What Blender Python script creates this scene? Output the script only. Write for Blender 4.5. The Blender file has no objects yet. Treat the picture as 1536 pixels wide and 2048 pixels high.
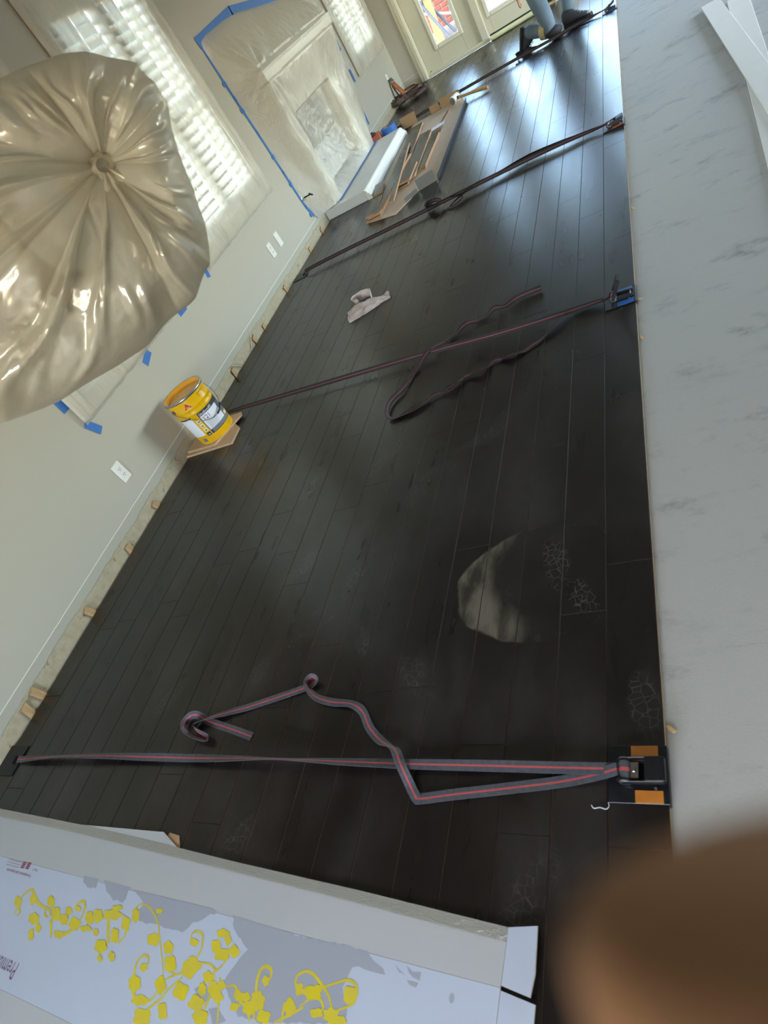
import bpy, bmesh, math, random
from mathutils import Vector, Matrix, noise
random.seed(7)
S = bpy.context.scene
COL = S.collection
R = math.radians

# ------------------------------------------------------------------ camera
cam_d = bpy.data.cameras.new('camera')
cam = bpy.data.objects.new('camera', cam_d); COL.objects.link(cam); S.camera = cam
_r = (0.84024188, 0.21644178, -0.49713836)      # camera's right, down and forward in the room
_d = (-0.19079423, -0.74020768, -0.64474037)
_f = (-0.50753438, 0.63658899, -0.58065765)
cam.matrix_world = Matrix(((_r[0], -_d[0], -_f[0], 0.2942), (_r[1], -_d[1], -_f[1], 0.0),
                           (_r[2], -_d[2], -_f[2], 1.4748), (0, 0, 0, 1)))
cam_d.sensor_width = 36; cam_d.sensor_fit = 'AUTO'
cam_d.lens = 1275.07 * 36 / 2048
cam_d.clip_start = 0.005; cam_d.clip_end = 200
cam_d.dof.use_dof = True; cam_d.dof.focus_distance = 4.2; cam_d.dof.aperture_fstop = 6.0

# ------------------------------------------------------------------ sky, sun, exposure
w = bpy.data.worlds.new('sky'); S.world = w; w.use_nodes = True
nt = w.node_tree; bg = nt.nodes['Background']
sky = nt.nodes.new('ShaderNodeTexSky'); sky.sky_type = 'NISHITA'; sky.sun_disc = False
sky.sun_elevation = R(58); sky.sun_rotation = R(200); sky.air_density = 1.0; sky.dust_density = 2.0
tint = nt.nodes.new('ShaderNodeMix'); tint.data_type = 'RGBA'; tint.blend_type = 'MULTIPLY'; tint.inputs[0].default_value = 1
tint.inputs[7].default_value = (1.09, 1.0, .88, 1)          # daylight white balance of the photograph
nt.links.new(sky.outputs[0], tint.inputs[6]); nt.links.new(tint.outputs[2], bg.inputs[0]); bg.inputs[1].default_value = 0.75
sun_d = bpy.data.lights.new('sun', 'SUN'); sun_d.energy = .9; sun_d.angle = R(.55); sun_d.color = (1, .95, .86)
sun = bpy.data.objects.new('sun', sun_d); COL.objects.link(sun)
sun.rotation_euler = Vector((-.25, -.62, 1.15)).to_track_quat('Z', 'Y').to_euler()
sun.location = (0, -8, 14)
S.view_settings.view_transform = 'Standard'; S.view_settings.look = 'None'
S.view_settings.gamma = 1; S.view_settings.use_curve_mapping = False
S.view_settings.exposure = 3.0
S.cycles.use_denoising = True
S.cycles.max_bounces = 8; S.cycles.diffuse_bounces = 4; S.cycles.glossy_bounces = 3; S.cycles.transparent_max_bounces = 12
S.cycles.use_adaptive_sampling = True; S.cycles.adaptive_threshold = .02
S.cycles.sample_clamp_indirect = 5

def portal(loc, dirv, sx, sz):
    l = bpy.data.lights.new('window_daylight', 'AREA'); l.shape = 'RECTANGLE'; l.size = sx; l.size_y = sz
    l.cycles.is_portal = True
    o = bpy.data.objects.new('window_daylight', l); COL.objects.link(o); o.location = loc
    q = Vector(dirv).to_track_quat('-Z', 'Z'); o.rotation_euler = q.to_euler()

# ------------------------------------------------------------------ materials
def lin(c):
    return tuple(((v/255)/12.92 if v/255 <= .04045 else ((v/255+.055)/1.055)**2.4) for v in c) + (1,)
MATS = {}
def mat(name, rgb=(200, 200, 200), rough=.6, metal=0, spec=.5, var=0., vscale=8., bump=0., bscale=60., stretch=None, rgb2=None, coat=0, alpha=None, trans=0):
    if name in MATS: return MATS[name]
    m = bpy.data.materials.new(name); m.use_nodes = True; t = m.node_tree; N = t.nodes; L = t.links
    b = N['Principled BSDF']
    b.inputs['Base Color'].default_value = lin(rgb); b.inputs['Roughness'].default_value = rough
    b.inputs['Metallic'].default_value = metal; b.inputs['Specular IOR Level'].default_value = spec
    b.inputs['Coat Weight'].default_value = coat
    tc = N.new('ShaderNodeTexCoord'); co = tc.outputs['Object']
    if stretch:
        mp = N.new('ShaderNodeMapping'); mp.inputs['Scale'].default_value = stretch; L.new(co, mp.inputs[0]); co = mp.outputs[0]
    if var or rgb2:
        n = N.new('ShaderNodeTexNoise'); n.inputs['Scale'].default_value = vscale; n.inputs['Detail'].default_value = 6
        L.new(co, n.inputs['Vector'])
        mx = N.new('ShaderNodeMix'); mx.data_type = 'RGBA'
        c1 = lin(rgb); k = 1 - var
        mx.inputs[6].default_value = lin(rgb2) if rgb2 else (c1[0]*k, c1[1]*k, c1[2]*k, 1); mx.inputs[7].default_value = c1
        rp = N.new('ShaderNodeMapRange'); rp.inputs[1].default_value = .3; rp.inputs[2].default_value = .7
        L.new(n.outputs[0], rp.inputs[0]); L.new(rp.outputs[0], mx.inputs[0]); L.new(mx.outputs[2], b.inputs['Base Color'])
    if bump:
        n2 = N.new('ShaderNodeTexNoise'); n2.inputs['Scale'].default_value = bscale; n2.inputs['Detail'].default_value = 4
        L.new(co, n2.inputs['Vector'])
        bp = N.new('ShaderNodeBump'); bp.inputs['Strength'].default_value = bump; bp.inputs['Distance'].default_value = .004
        L.new(n2.outputs[0], bp.inputs['Height']); L.new(bp.outputs[0], b.inputs['Normal'])
    MATS[name] = m
    return m

class NT:                                             # small node-graph helper
    def __init__(s, m): s.t = m.node_tree; s.N = s.t.nodes; s.L = s.t.links
    def put(s, v, sock):
        if isinstance(v, (int, float)): sock.default_value = v
        elif isinstance(v, tuple): sock.default_value = v
        else: s.L.new(v, sock)
    def math(s, op, a, b=0., c=0., clamp=False):
        n = s.N.new('ShaderNodeMath'); n.operation = op; n.use_clamp = clamp
        for i, v in enumerate((a, b, c)): s.put(v, n.inputs[i])
        return n.outputs[0]
    def mix(s, f, a, b):
        n = s.N.new('ShaderNodeMix'); n.data_type = 'RGBA'; s.put(f, n.inputs[0]); s.put(a, n.inputs[6]); s.put(b, n.inputs[7]); return n.outputs[2]
    def mixf(s, f, a, b):
        n = s.N.new('ShaderNodeMix'); n.data_type = 'FLOAT'; s.put(f, n.inputs[0]); s.put(a, n.inputs[2]); s.put(b, n.inputs[3]); return n.outputs[0]
    def noise(s, vec, scale, detail=4, rough=.5):
        n = s.N.new('ShaderNodeTexNoise'); s.put(vec, n.inputs['Vector']); n.inputs['Scale'].default_value = scale
        n.inputs['Detail'].default_value = detail; n.inputs['Roughness'].default_value = rough; return n.outputs[0]
    def map(s, vec, scale=(1, 1, 1), loc=(0, 0, 0), rot=(0, 0, 0)):
        n = s.N.new('ShaderNodeMapping'); s.put(vec, n.inputs[0]); n.inputs['Location'].default_value = loc
        n.inputs['Rotation'].default_value = rot; n.inputs['Scale'].default_value = scale; return n.outputs[0]
    def range(s, v, a, b, c=0., d=1., smooth=True):
        n = s.N.new('ShaderNodeMapRange'); n.interpolation_type = 'SMOOTHSTEP' if smooth else 'LINEAR'
        s.put(v, n.inputs[0])
        for i, x in enumerate((a, b, c, d)): n.inputs[i+1].default_value = x
        return n.outputs[0]
    def pos(s): return s.N.new('ShaderNodeNewGeometry').outputs['Position']
    def xyz(s, v):
        n = s.N.new('ShaderNodeSeparateXYZ'); s.put(v, n.inputs[0]); return n.outputs
    def bump(s, h, st, dist=.002, normal=None):
        n = s.N.new('ShaderNodeBump'); n.inputs['Strength'].default_value = st; n.inputs['Distance'].default_value = dist
        s.put(h, n.inputs['Height'])
        if normal: s.put(normal, n.inputs['Normal'])
        return n.outputs[0]
def new_mat(name):
    m = bpy.data.materials.new(name); m.use_nodes = True; return m, NT(m), m.node_tree.nodes['Principled BSDF']

# espresso floor boards: stain, grain, dusty shoe prints, wiped and wet patches
def plank_mat():
    m, g, b = new_mat('espresso plank'); p = g.pos(); x, y, z = g.xyz(p)
    oi = g.N.new('ShaderNodeObjectInfo').outputs['Random']
    grain = g.noise(g.map(p, (40, 2, 40)), 1.6, 3, .5)
    base = g.mix(grain, lin((14, 11, 11)), lin((23, 17, 16)))
    base = g.mix(g.math('MULTIPLY', oi, .8), base, lin((22, 16, 15)))
    smear = g.noise(g.map(p, (1.6, .9, 1), rot=(0, 0, .5)), 1.9, 6, .62)
    dust = g.range(smear, .42, .78, 0, .09)
    # shoe prints: crossing tread lines in foot-sized ovals
    v = g.N.new('ShaderNodeTexVoronoi'); v.feature = 'DISTANCE_TO_EDGE'; v.inputs['Scale'].default_value = 46
    g.L.new(p, v.inputs['Vector'])
    lines = g.range(v.outputs['Distance'], .05, .0, 0, 1)
    tot = None
    for fx, fy, a, s in PRINTS:
        q = g.map(p, (1, 1, 0)); n = g.N.new('ShaderNodeMapping'); n.vector_type = 'TEXTURE'
        n.inputs['Location'].default_value = (fx, fy, 0); n.inputs['Rotation'].default_value = (0, 0, a); n.inputs['Scale'].default_value = (.05*s, .13*s, 1)
        g.L.new(q, n.inputs[0])
        ln = g.N.new('ShaderNodeVectorMath'); ln.operation = 'LENGTH'; g.L.new(n.outputs[0], ln.inputs[0])
        k = g.range(ln.outputs['Value'], 1.05, .7, 0, 1)
        tot = k if tot is None else g.math('MAXIMUM', tot, k)
    fade = g.range(g.noise(p, 9, 3), .35, .6, 0, 1)
    pr = g.math('MULTIPLY', g.math('MULTIPLY', lines, tot), fade)
    dust = g.math('ADD', dust, g.math('MULTIPLY', pr, .16))
    dust = g.math('ADD', dust, g.math('MULTIPLY', g.math('MULTIPLY', tot, fade), .015))
    base = g.mix(g.math('MINIMUM', dust, 1.), base, lin((150, 146, 140)))
    g.L.new(base, b.inputs['Base Color'])
    # gloss
    rough = g.mixf(g.noise(g.map(p, (14, 2, 1)), 1.2, 3, .5), .25, .31)
    rough = g.math('ADD', rough, g.math('MULTIPLY', dust, .5))
    wob = g.noise(p, 5.5, 3)
    # wiped wet band in front of the far strap
    wl = g.math('ADD', g.math('MULTIPLY', x, -.22), 5.99)
    w1 = g.range(g.math('ADD', g.math('SUBTRACT', y, wl), g.math('MULTIPLY', g.math('SUBTRACT', wob, .5), .35)), -.02, .03, 0, 1)
    w1 = g.math('MULTIPLY', w1, g.range(x, -.38, -.5, 0, 1))
    # glossier glue puddle close to the camera
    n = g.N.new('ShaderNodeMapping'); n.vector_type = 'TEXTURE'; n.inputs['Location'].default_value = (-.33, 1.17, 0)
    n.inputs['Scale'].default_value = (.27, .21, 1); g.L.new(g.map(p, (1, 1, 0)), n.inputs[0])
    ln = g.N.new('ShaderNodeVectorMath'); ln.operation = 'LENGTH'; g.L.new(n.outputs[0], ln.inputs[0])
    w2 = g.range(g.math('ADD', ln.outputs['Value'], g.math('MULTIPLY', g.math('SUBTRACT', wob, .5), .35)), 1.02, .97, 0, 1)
    # bright reflection painted as a lighter crescent along the edge of the puddle
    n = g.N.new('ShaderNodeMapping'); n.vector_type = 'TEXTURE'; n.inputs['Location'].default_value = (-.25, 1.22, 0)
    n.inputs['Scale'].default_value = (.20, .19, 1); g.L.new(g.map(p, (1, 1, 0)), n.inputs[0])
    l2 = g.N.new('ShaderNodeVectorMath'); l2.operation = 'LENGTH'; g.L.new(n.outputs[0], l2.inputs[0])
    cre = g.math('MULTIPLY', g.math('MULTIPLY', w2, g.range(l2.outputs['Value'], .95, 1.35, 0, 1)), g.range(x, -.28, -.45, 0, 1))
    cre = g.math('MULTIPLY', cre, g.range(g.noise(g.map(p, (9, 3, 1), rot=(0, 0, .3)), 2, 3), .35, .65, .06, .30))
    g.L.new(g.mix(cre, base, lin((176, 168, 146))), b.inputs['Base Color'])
    rough = g.mixf(g.math('MULTIPLY', w1, .75), rough, .27)
    rough = g.mixf(g.math('MULTIPLY', w2, .35), rough, .18)
    g.L.new(rough, b.inputs['Roughness'])
    b.inputs['Specular IOR Level'].default_value = .5
    return m
PRINTS = [(-.298, .321, -.5, 1), (-1.337, 1.406, -.75, 1), (-1.14, 1.141, -.7, 1.1), (-1.033, 1.337, -.4, .9), (-.56, 1.96, -.75, 1.2),
          (-.70, 1.83, -.75, 1.1), (-1.091, 1.938, -.6, .9), (-.843, 1.711, -.5, 1), (-1.468, 1.897, -.6, .9), (-.275, 1.226, .2, .9), (-.196, 1.086, .5, .8),
          (-.041, .761, .1, .8), (-1.784, .839, -.5, .9), (-1.369, .897, -.4, .9), (-1.192, .363, -.5, .9), (-.685, .87, .8, .9), (-.93, 1.02, .6, .7)]
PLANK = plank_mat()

def wall_mat(name, bare):
    m, g, b = new_mat(name); p = g.pos(); x, y, z = g.xyz(p)
    paint = g.mix(g.noise(p, 1.2, 3), lin((182, 177, 162)), lin((190, 185, 170)))
    n1 = g.noise(p, 7, 5, .6); n2 = g.noise(p, 40, 3)
    hp = g.bump(n2, .22, .004)
    if bare:
        zz = g.math('ADD', z, g.math('MULTIPLY', g.math('SUBTRACT', n1, .5), .05))
        k = g.range(zz, .078, .070, 0, 1)
        old = g.mix(g.noise(p, 22, 5, .7), lin((150, 134, 102)), lin((196, 188, 166)))
        old = g.mix(g.range(g.noise(p, 14, 4, .7), .62, .68, 0, .7), old, lin((128, 100, 66)))
        band = g.range(z, .128, .122, 0, 1)
        paint = g.mix(g.math('MULTIPLY', band, .55), paint, lin((170, 167, 152)))
        paint = g.mix(k, paint, old)
        zl = g.math('ADD', z, g.math('MULTIPLY', g.math('SUBTRACT', g.noise(p, 5, 4), .5), .006))
        line = g.range(g.math('ABSOLUTE', g.math('SUBTRACT', zl, .126)), .0022, .0012, 0, 1)
        paint = g.mix(line, paint, lin((240, 238, 228)))
        hp = g.bump(g.math('ADD', g.math('MULTIPLY', k, -1.), g.math('MULTIPLY', n2, .2)), .6, .003)
    g.L.new(paint, b.inputs['Base Color']); g.L.new(hp, b.inputs['Normal'])
    b.inputs['Roughness'].default_value = .62; b.inputs['Specular IOR Level'].default_value = .3
    return m
WALL = wall_mat('painted drywall', True); WALL2 = wall_mat('painted drywall plain', False)

def concrete_mat():
    m, g, b = new_mat('grey concrete'); p = g.pos()
    c = g.mix(g.noise(p, 1.1, 4), lin((172, 171, 164)), lin((182, 181, 174)))
    c = g.mix(g.range(g.noise(g.map(p, (1.1, 2.6, 1), rot=(0, 0, -.5)), 1.1, 7, .72), .54, .78, 0, .7), c, lin((136, 136, 131)))
    c = g.mix(g.range(g.noise(g.map(p, (1.2, 9, 1), rot=(0, 0, -.35)), 1.6, 6, .75), .64, .76, 0, .6), c, lin((205, 205, 198)))
    c = g.mix(g.range(g.noise(g.map(p, (1, 1.6, 1), loc=(3, 1, 0)), 2.6, 7, .75), .52, .72, 0, .75), c, lin((120, 120, 116)))
    c = g.mix(g.range(g.noise(g.map(p, (1, 7, 1), rot=(0, 0, -.45)), 2.2, 7, .8), .60, .72, 0, .5), c, lin((128, 128, 122)))
    c = g.mix(g.range(g.noise(p, 260, 2), .62, .75, 0, .5), c, lin((198, 198, 194)))
    g.L.new(c, b.inputs['Base Color']); b.inputs['Roughness'].default_value = .72; b.inputs['Specular IOR Level'].default_value = .35
    g.L.new(g.bump(g.noise(p, 120, 4), .25, .002), b.inputs['Normal'])
    return m
CONC = concrete_mat()

def film_mat(name, rgb, clear, gloss, gr=.22, trans=.45, bscale=None, bst=.4, stretch=(1, 1, 1)):
    m = bpy.data.materials.new(name); m.use_nodes = True; t = m.node_tree; N = t.nodes; L = t.links; g = NT(m)
    N.remove(N['Principled BSDF']); out = N['Material Output']
    col = lin(rgb)
    di = N.new('ShaderNodeBsdfDiffuse'); di.inputs[0].default_value = col
    tr = N.new('ShaderNodeBsdfTranslucent'); tr.inputs[0].default_value = col
    tp = N.new('ShaderNodeBsdfTransparent'); gl = N.new('ShaderNodeBsdfGlossy'); gl.inputs['Roughness'].default_value = gr
    gl.inputs[0].default_value = (.95, .93, .88, 1)
    m1 = N.new('ShaderNodeMixShader'); m1.inputs[0].default_value = trans; L.new(di.outputs[0], m1.inputs[1]); L.new(tr.outputs[0], m1.inputs[2])
    m2 = N.new('ShaderNodeMixShader'); m2.inputs[0].default_value = clear; L.new(m1.outputs[0], m2.inputs[1]); L.new(tp.outputs[0], m2.inputs[2])
    m3 = N.new('ShaderNodeMixShader'); L.new(m2.outputs[0], m3.inputs[1]); L.new(gl.outputs[0], m3.inputs[2])
    lw = N.new('ShaderNodeLayerWeight'); lw.inputs[0].default_value = .35
    k = g.math('ADD', g.math('MULTIPLY', lw.outputs['Facing'], gloss*.8), gloss*.5)
    L.new(k, m3.inputs[0]); L.new(m3.outputs[0], out.inputs[0])
    if bscale:
        p = g.pos(); q = g.map(p, stretch)
        n = N.new('ShaderNodeTexNoise'); n.inputs['Scale'].default_value = bscale; n.inputs['Detail'].default_value = 5; n.inputs['Distortion'].default_value = 1.2
        L.new(q, n.inputs['Vector'])
        rid = g.math('ABSOLUTE', g.math('SUBTRACT', n.outputs[0], .5))
        bo = g.bump(rid, bst, .012)
        for s in (di, tr, gl): L.new(bo, s.inputs['Normal'])
    MATS[name] = m
    return m
FILM_WIN = film_mat('milky masking film', (216, 211, 196), .48, .09, .34, .36, 9, .8, (6, 6, .6))
FILM_FIRE = film_mat('thin masking film', (236, 230, 214), .30, .16, .26, .3, 22, .9, (1.2, 1.6, .8))
FILM_BAG = film_mat('plastic bag', (210, 203, 184), .22, .20, .2, .5, 26, .15)

def glass_mat(name='window glass', tcol=(.93, .96, .95, 1)):
    m = bpy.data.materials.new(name); m.use_nodes = True; t = m.node_tree; N = t.nodes; L = t.links
    N.remove(N['Principled BSDF'])
    tp = N.new('ShaderNodeBsdfTransparent'); tp.inputs[0].default_value = tcol
    gl = N.new('ShaderNodeBsdfGlossy'); gl.inputs['Roughness'].default_value = .02
    fr = N.new('ShaderNodeFresnel'); fr.inputs[0].default_value = 1.45
    mx = N.new('ShaderNodeMixShader'); L.new(fr.outputs[0], mx.inputs[0]); L.new(tp.outputs[0], mx.inputs[1]); L.new(gl.outputs[0], mx.inputs[2])
    L.new(mx.outputs[0], N['Material Output'].inputs[0]); return m
GLASS = glass_mat(); LOWE = glass_mat('coated door glass', (.60, .64, .66, 1))

# ------------------------------------------------------------------ geometry helpers
class G:
    def __init__(s): s.v = []; s.f = []; s.m = []
    def add(s, vs, fs, mi=0):
        o = len(s.v); s.v += [Vector(q) for q in vs]
        for k, f in enumerate(fs):
            s.f.append(tuple(o+i for i in f)); s.m.append(mi[k] if isinstance(mi, (list, tuple)) else mi)
        return s
    def box(s, x0, x1, y0, y1, z0, z1, b=0., mi=0, T=None):
        c = Vector(((x0+x1)/2, (y0+y1)/2, (z0+z1)/2)); h = Vector((abs(x1-x0)/2, abs(y1-y0)/2, abs(z1-z0)/2))
        vs, fs = [], []
        if b <= 0:
            for dx in (-1, 1):
                for dy in (-1, 1):
                    for dz in (-1, 1): vs.append(c+Vector((dx*h.x, dy*h.y, dz*h.z)))
            fs = [(0, 1, 3, 2), (4, 6, 7, 5), (0, 4, 5, 1), (2, 3, 7, 6), (0, 2, 6, 4), (1, 5, 7, 3)]
        else:
            b = min(b, h.x*.95, h.y*.95, h.z*.95); idx = {}
            for dx in (-1, 1):
                for dy in (-1, 1):
                    for dz in (-1, 1):
                        for ax in range(3):
                            q = [h.x-b, h.y-b, h.z-b]; q[ax] = h[ax]
                            idx[(dx, dy, dz, ax)] = len(vs); vs.append(c+Vector((dx*q[0], dy*q[1], dz*q[2])))
            I = idx
            for d in (-1, 1):
                fs.append([I[(d, a, e, 0)] for a, e in ((-1, -1), (1, -1), (1, 1), (-1, 1))][::d])
                fs.append([I[(a, d, e, 1)] for a, e in ((-1, -1), (1, -1), (1, 1), (-1, 1))][::-d])
                fs.append([I[(a, e, d, 2)] for a, e in ((-1, -1), (1, -1), (1, 1), (-1, 1))][::d])
            for a in (-1, 1):
                for e in (-1, 1):
                    fs.append([I[(a, e, -1, 0)], I[(a, e, 1, 0)], I[(a, e, 1, 1)], I[(a, e, -1, 1)]][::-a*e])
                    fs.append([I[(a, -1, e, 0)], I[(a, 1, e, 0)], I[(a, 1, e, 2)], I[(a, -1, e, 2)]][::a*e])
                    fs.append([I[(-1, a, e, 1)], I[(1, a, e, 1)], I[(1, a, e, 2)], I[(-1, a, e, 2)]][::-a*e])
                    for d in (-1, 1):
                        fs.append([I[(d, a, e, 0)], I[(d, a, e, 1)], I[(d, a, e, 2)]][::d*a*e])
        if T is not None: vs = [T @ q for q in vs]
        return s.add(vs, fs, mi)
    def tube(s, path, r, n=8, mi=0, cap=True):
        P = [Vector(p) for p in path]; rs = r if isinstance(r, (list, tuple)) else [r]*len(P)
        up = Vector((0, 0, 1)); vs, fs = [], []; prev = None
        for i, p in enumerate(P):
            t = (P[min(i+1, len(P)-1)]-P[max(i-1, 0)]).normalized()
            if prev is None:
                a = t.cross(up)
                if a.length < .1: a = t.cross(Vector((1, 0, 0)))
                a.normalize()
            else:
                a = prev-t*prev.dot(t)
                a = a.normalized() if a.length > 1e-6 else prev
            prev = a; b = t.cross(a)
            for k in range(n):
                an = 2*math.pi*k/n; vs.append(p+(a*math.cos(an)+b*math.sin(an))*rs[i])
        for i in range(len(P)-1):
            for k in range(n): fs.append((i*n+k, i*n+(k+1) % n, (i+1)*n+(k+1) % n, (i+1)*n+k))
        if cap: fs.append(tuple(range(n-1, -1, -1))); fs.append(tuple((len(P)-1)*n+k for k in range(n)))
        return s.add(vs, fs, mi)
    def lathe(s, prof, n=32, T=None, mi=0, cap0=True, cap1=True):
        vs, fs, ms = [], [], []
        for i, (r, z) in enumerate(prof):
            for k in range(n):
                a = 2*math.pi*k/n; vs.append(Vector((r*math.cos(a), r*math.sin(a), z)))
        for i in range(len(prof)-1):
            for k in range(n): fs.append((i*n+k, i*n+(k+1) % n, (i+1)*n+(k+1) % n, (i+1)*n+k)); ms.append(mi[i] if isinstance(mi, list) else mi)
        if cap0: fs.append(tuple(range(n-1, -1, -1))); ms.append(mi[0] if isinstance(mi, list) else mi)
        if cap1: fs.append(tuple((len(prof)-1)*n+k for k in range(n))); ms.append(mi[-1] if isinstance(mi, list) else mi)
        if T is not None: vs = [T @ q for q in vs]
        return s.add(vs, fs, ms)
    def prism(s, poly, z0, z1, mi=0, T=None):
        n = len(poly); vs = [Vector((x, y, z0)) for x, y in poly]+[Vector((x, y, z1)) for x, y in poly]
        if T is not None: vs = [T @ q for q in vs]
        return s.add(vs, [tuple(range(n-1, -1, -1)), tuple(range(n, 2*n))]+[(i, (i+1) % n, n+(i+1) % n, n+i) for i in range(n)], mi)
    def grid(s, fn, nu, nv, mi=0):
        vs = [fn(i/(nu-1), j/(nv-1)) for j in range(nv) for i in range(nu)]
        fs = [(j*nu+i, j*nu+i+1, (j+1)*nu+i+1, (j+1)*nu+i) for j in range(nv-1) for i in range(nu-1)]
        return s.add(vs, fs, mi)
    def ball(s, c, rx, ry=None, rz=None, T=None, n=14, mi=0):
        ry = ry or rx; rz = rz or rx; c = Vector(c); m = n//2
        vs = [Vector((0, 0, -rz))]
        for j in range(1, m):
            ph = -math.pi/2+math.pi*j/m
            for k in range(n):
                a = 2*math.pi*k/n; vs.append(Vector((rx*math.cos(ph)*math.cos(a), ry*math.cos(ph)*math.sin(a), rz*math.sin(ph))))
        vs.append(Vector((0, 0, rz))); fs = []
        for k in range(n): fs.append((0, 1+(k+1) % n, 1+k)); fs.append((len(vs)-1, 1+(m-2)*n+k, 1+(m-2)*n+(k+1) % n))
        for j in range(m-2):
            for k in range(n): fs.append((1+j*n+k, 1+j*n+(k+1) % n, 1+(j+1)*n+(k+1) % n, 1+(j+1)*n+k))
        vs = [(T @ q if T is not None else q)+c for q in vs]
        return s.add(vs, fs, mi)

def empty(name, loc):
    o = bpy.data.objects.new(name, None); COL.objects.link(o); o.location = loc; o.empty_display_size = .05
    return o
def tag(o, label=None, cat=None, group=None, kind=None):
    if label: o['label'] = label
    if cat: o['category'] = cat
    if group: o['group'] = group
    if kind: o['kind'] = kind
    return o
def wloc(o):
    v = Vector(o.location)
    if o.parent: v = v + wloc(o.parent)
    return v
def make(name, g, mats, parent=None, smooth=False, angle=None, origin=None):
    if not isinstance(mats, (list, tuple)): mats = [mats]
    vs = g.v
    if origin is None:
        lo = Vector([min(q[i] for q in vs) for i in range(3)]); hi = Vector([max(q[i] for q in vs) for i in range(3)])
        origin = Vector(((lo.x+hi.x)/2, (lo.y+hi.y)/2, lo.z))
    origin = Vector(origin)
    me = bpy.data.meshes.new(name); me.from_pydata([tuple(q-origin) for q in vs], [], g.f); me.update()
    for mm in mats: me.materials.append(mm)
    if len(mats) > 1: me.polygons.foreach_set('material_index', g.m)
    if smooth: me.polygons.foreach_set('use_smooth', [True]*len(me.polygons))
    if smooth and angle is not None:
        try: me.set_sharp_from_angle(angle=R(angle))
        except Exception: pass
    o = bpy.data.objects.new(name, me); COL.objects.link(o)
    o.location = origin - (wloc(parent) if parent else Vector((0, 0, 0)))
    if parent: o.parent = parent
    return o
def spline(P, n=8):
    P = [Vector(p) for p in P]; out = []
    for i in range(len(P)-1):
        a = P[max(i-1, 0)]; b = P[i]; c = P[i+1]; d = P[min(i+2, len(P)-1)]
        for k in range(n):
            t = k/n; out.append(.5*((2*b)+(c-a)*t+(2*a-5*b+4*c-d)*t*t+(3*b-a-3*c+d)*t**3))
    out.append(P[-1]); return out
def text_geo(txt, size, T, g, mi=0, align='LEFT', xs=1., depth=0.):
    c = bpy.data.curves.new('t', 'FONT'); c.body = txt; c.size = size; c.align_x = align; c.resolution_u = 2
    o = bpy.data.objects.new('t', c); COL.objects.link(o)
    me = bpy.data.meshes.new_from_object(o)
    vs = [T(Vector((v.co.x*xs, v.co.y, 0))) for v in me.vertices]; fs = [tuple(p.vertices) for p in me.polygons]
    bpy.data.objects.remove(o); bpy.data.curves.remove(c); bpy.data.meshes.remove(me)
    g.add(vs, fs, mi)
WX = -2.685          # inner face of the window wall
FY = 9.58            # inner face of the garden-door wall
PW = .127            # board width
# ------------------------------------------------------------------ the shell of the room
def wall_grid(us, zs, holes, pt):
    """us, zs break lines; holes = set of (i, j) cells left open; pt(u, z, side) -> point, side 0 inner / 1 outer"""
    g = G(); nu, nz = len(us), len(zs); idx = {}
    def V(i, j, s):
        if (i, j, s) not in idx: idx[(i, j, s)] = len(g.v); g.v.append(Vector(pt(us[i], zs[j], s)))
        return idx[(i, j, s)]
    solid = lambda i, j: 0 <= i < nu-1 and 0 <= j < nz-1 and (i, j) not in holes
    def F(*q): g.f.append(q); g.m.append(0)
    for i in range(nu-1):
        for j in range(nz-1):
            if not solid(i, j): continue
            F(V(i, j, 0), V(i+1, j, 0), V(i+1, j+1, 0), V(i, j+1, 0)); F(V(i, j, 1), V(i, j+1, 1), V(i+1, j+1, 1), V(i+1, j, 1))
            if not solid(i-1, j): F(V(i, j, 0), V(i, j+1, 0), V(i, j+1, 1), V(i, j, 1))
            if not solid(i+1, j): F(V(i+1, j, 0), V(i+1, j, 1), V(i+1, j+1, 1), V(i+1, j+1, 0))
            if not solid(i, j-1): F(V(i, j, 0), V(i, j, 1), V(i+1, j, 1), V(i+1, j, 0))
            if not solid(i, j+1): F(V(i, j+1, 0), V(i+1, j+1, 0), V(i+1, j+1, 1), V(i, j+1, 1))
    return g
YB = -3.2; XR = 4.2; ZC = 2.75; SLAB = -.015
WINS = [(2.17, 3.47), (3.86, 5.15), (8.22, 9.42)]       # outer edges of the window casings along the wall
us = [YB, 2.27, 3.37, 3.96, 5.05, 6.02, 7.02, 8.32, 9.32, FY]
zs = [SLAB, .095, .68, .86, 2.2, ZC]
holes = {(1, 2), (1, 3), (3, 2), (3, 3), (7, 2), (7, 3), (5, 1), (5, 2)}
tag(make('wall_left', wall_grid(us, zs, holes, lambda u, z, s: (WX-.17*s, u, z)), WALL, origin=(WX, YB, 0)), 'beige painted drywall with the windows and the bare strip along its foot', kind='structure')
us = [WX-.17, -2.36, .38, XR+.17]; zs = [SLAB, 2.1, ZC]
tag(make('wall_far', wall_grid(us, zs, {(1, 0)}, lambda u, z, s: (u, FY+.17*s, z)), WALL, origin=(WX, FY, 0)), 'beige painted end wall around the garden doors', kind='structure')
us = [WX-.17, -1.6, .6, XR+.17]; zs = [SLAB, .85, 2.1, ZC]
tag(make('wall_back', wall_grid(us, zs, {(1, 1)}, lambda u, z, s: (u, YB-.17*s, z)), WALL2), 'beige painted wall behind the camera with one window opening', kind='structure')
us = [YB, 5.2, 9.2, FY]; zs = [SLAB, .3, 2.1, ZC]
tag(make('wall_right', wall_grid(us, zs, {(1, 1)}, lambda u, z, s: (XR+.17*s, u, z)), WALL2), 'beige painted wall on the kitchen side with a wide glazed opening', kind='structure')
g = G().box(WX-.17, XR+.17, YB-.17, FY+.17, ZC, ZC+.12)
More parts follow.
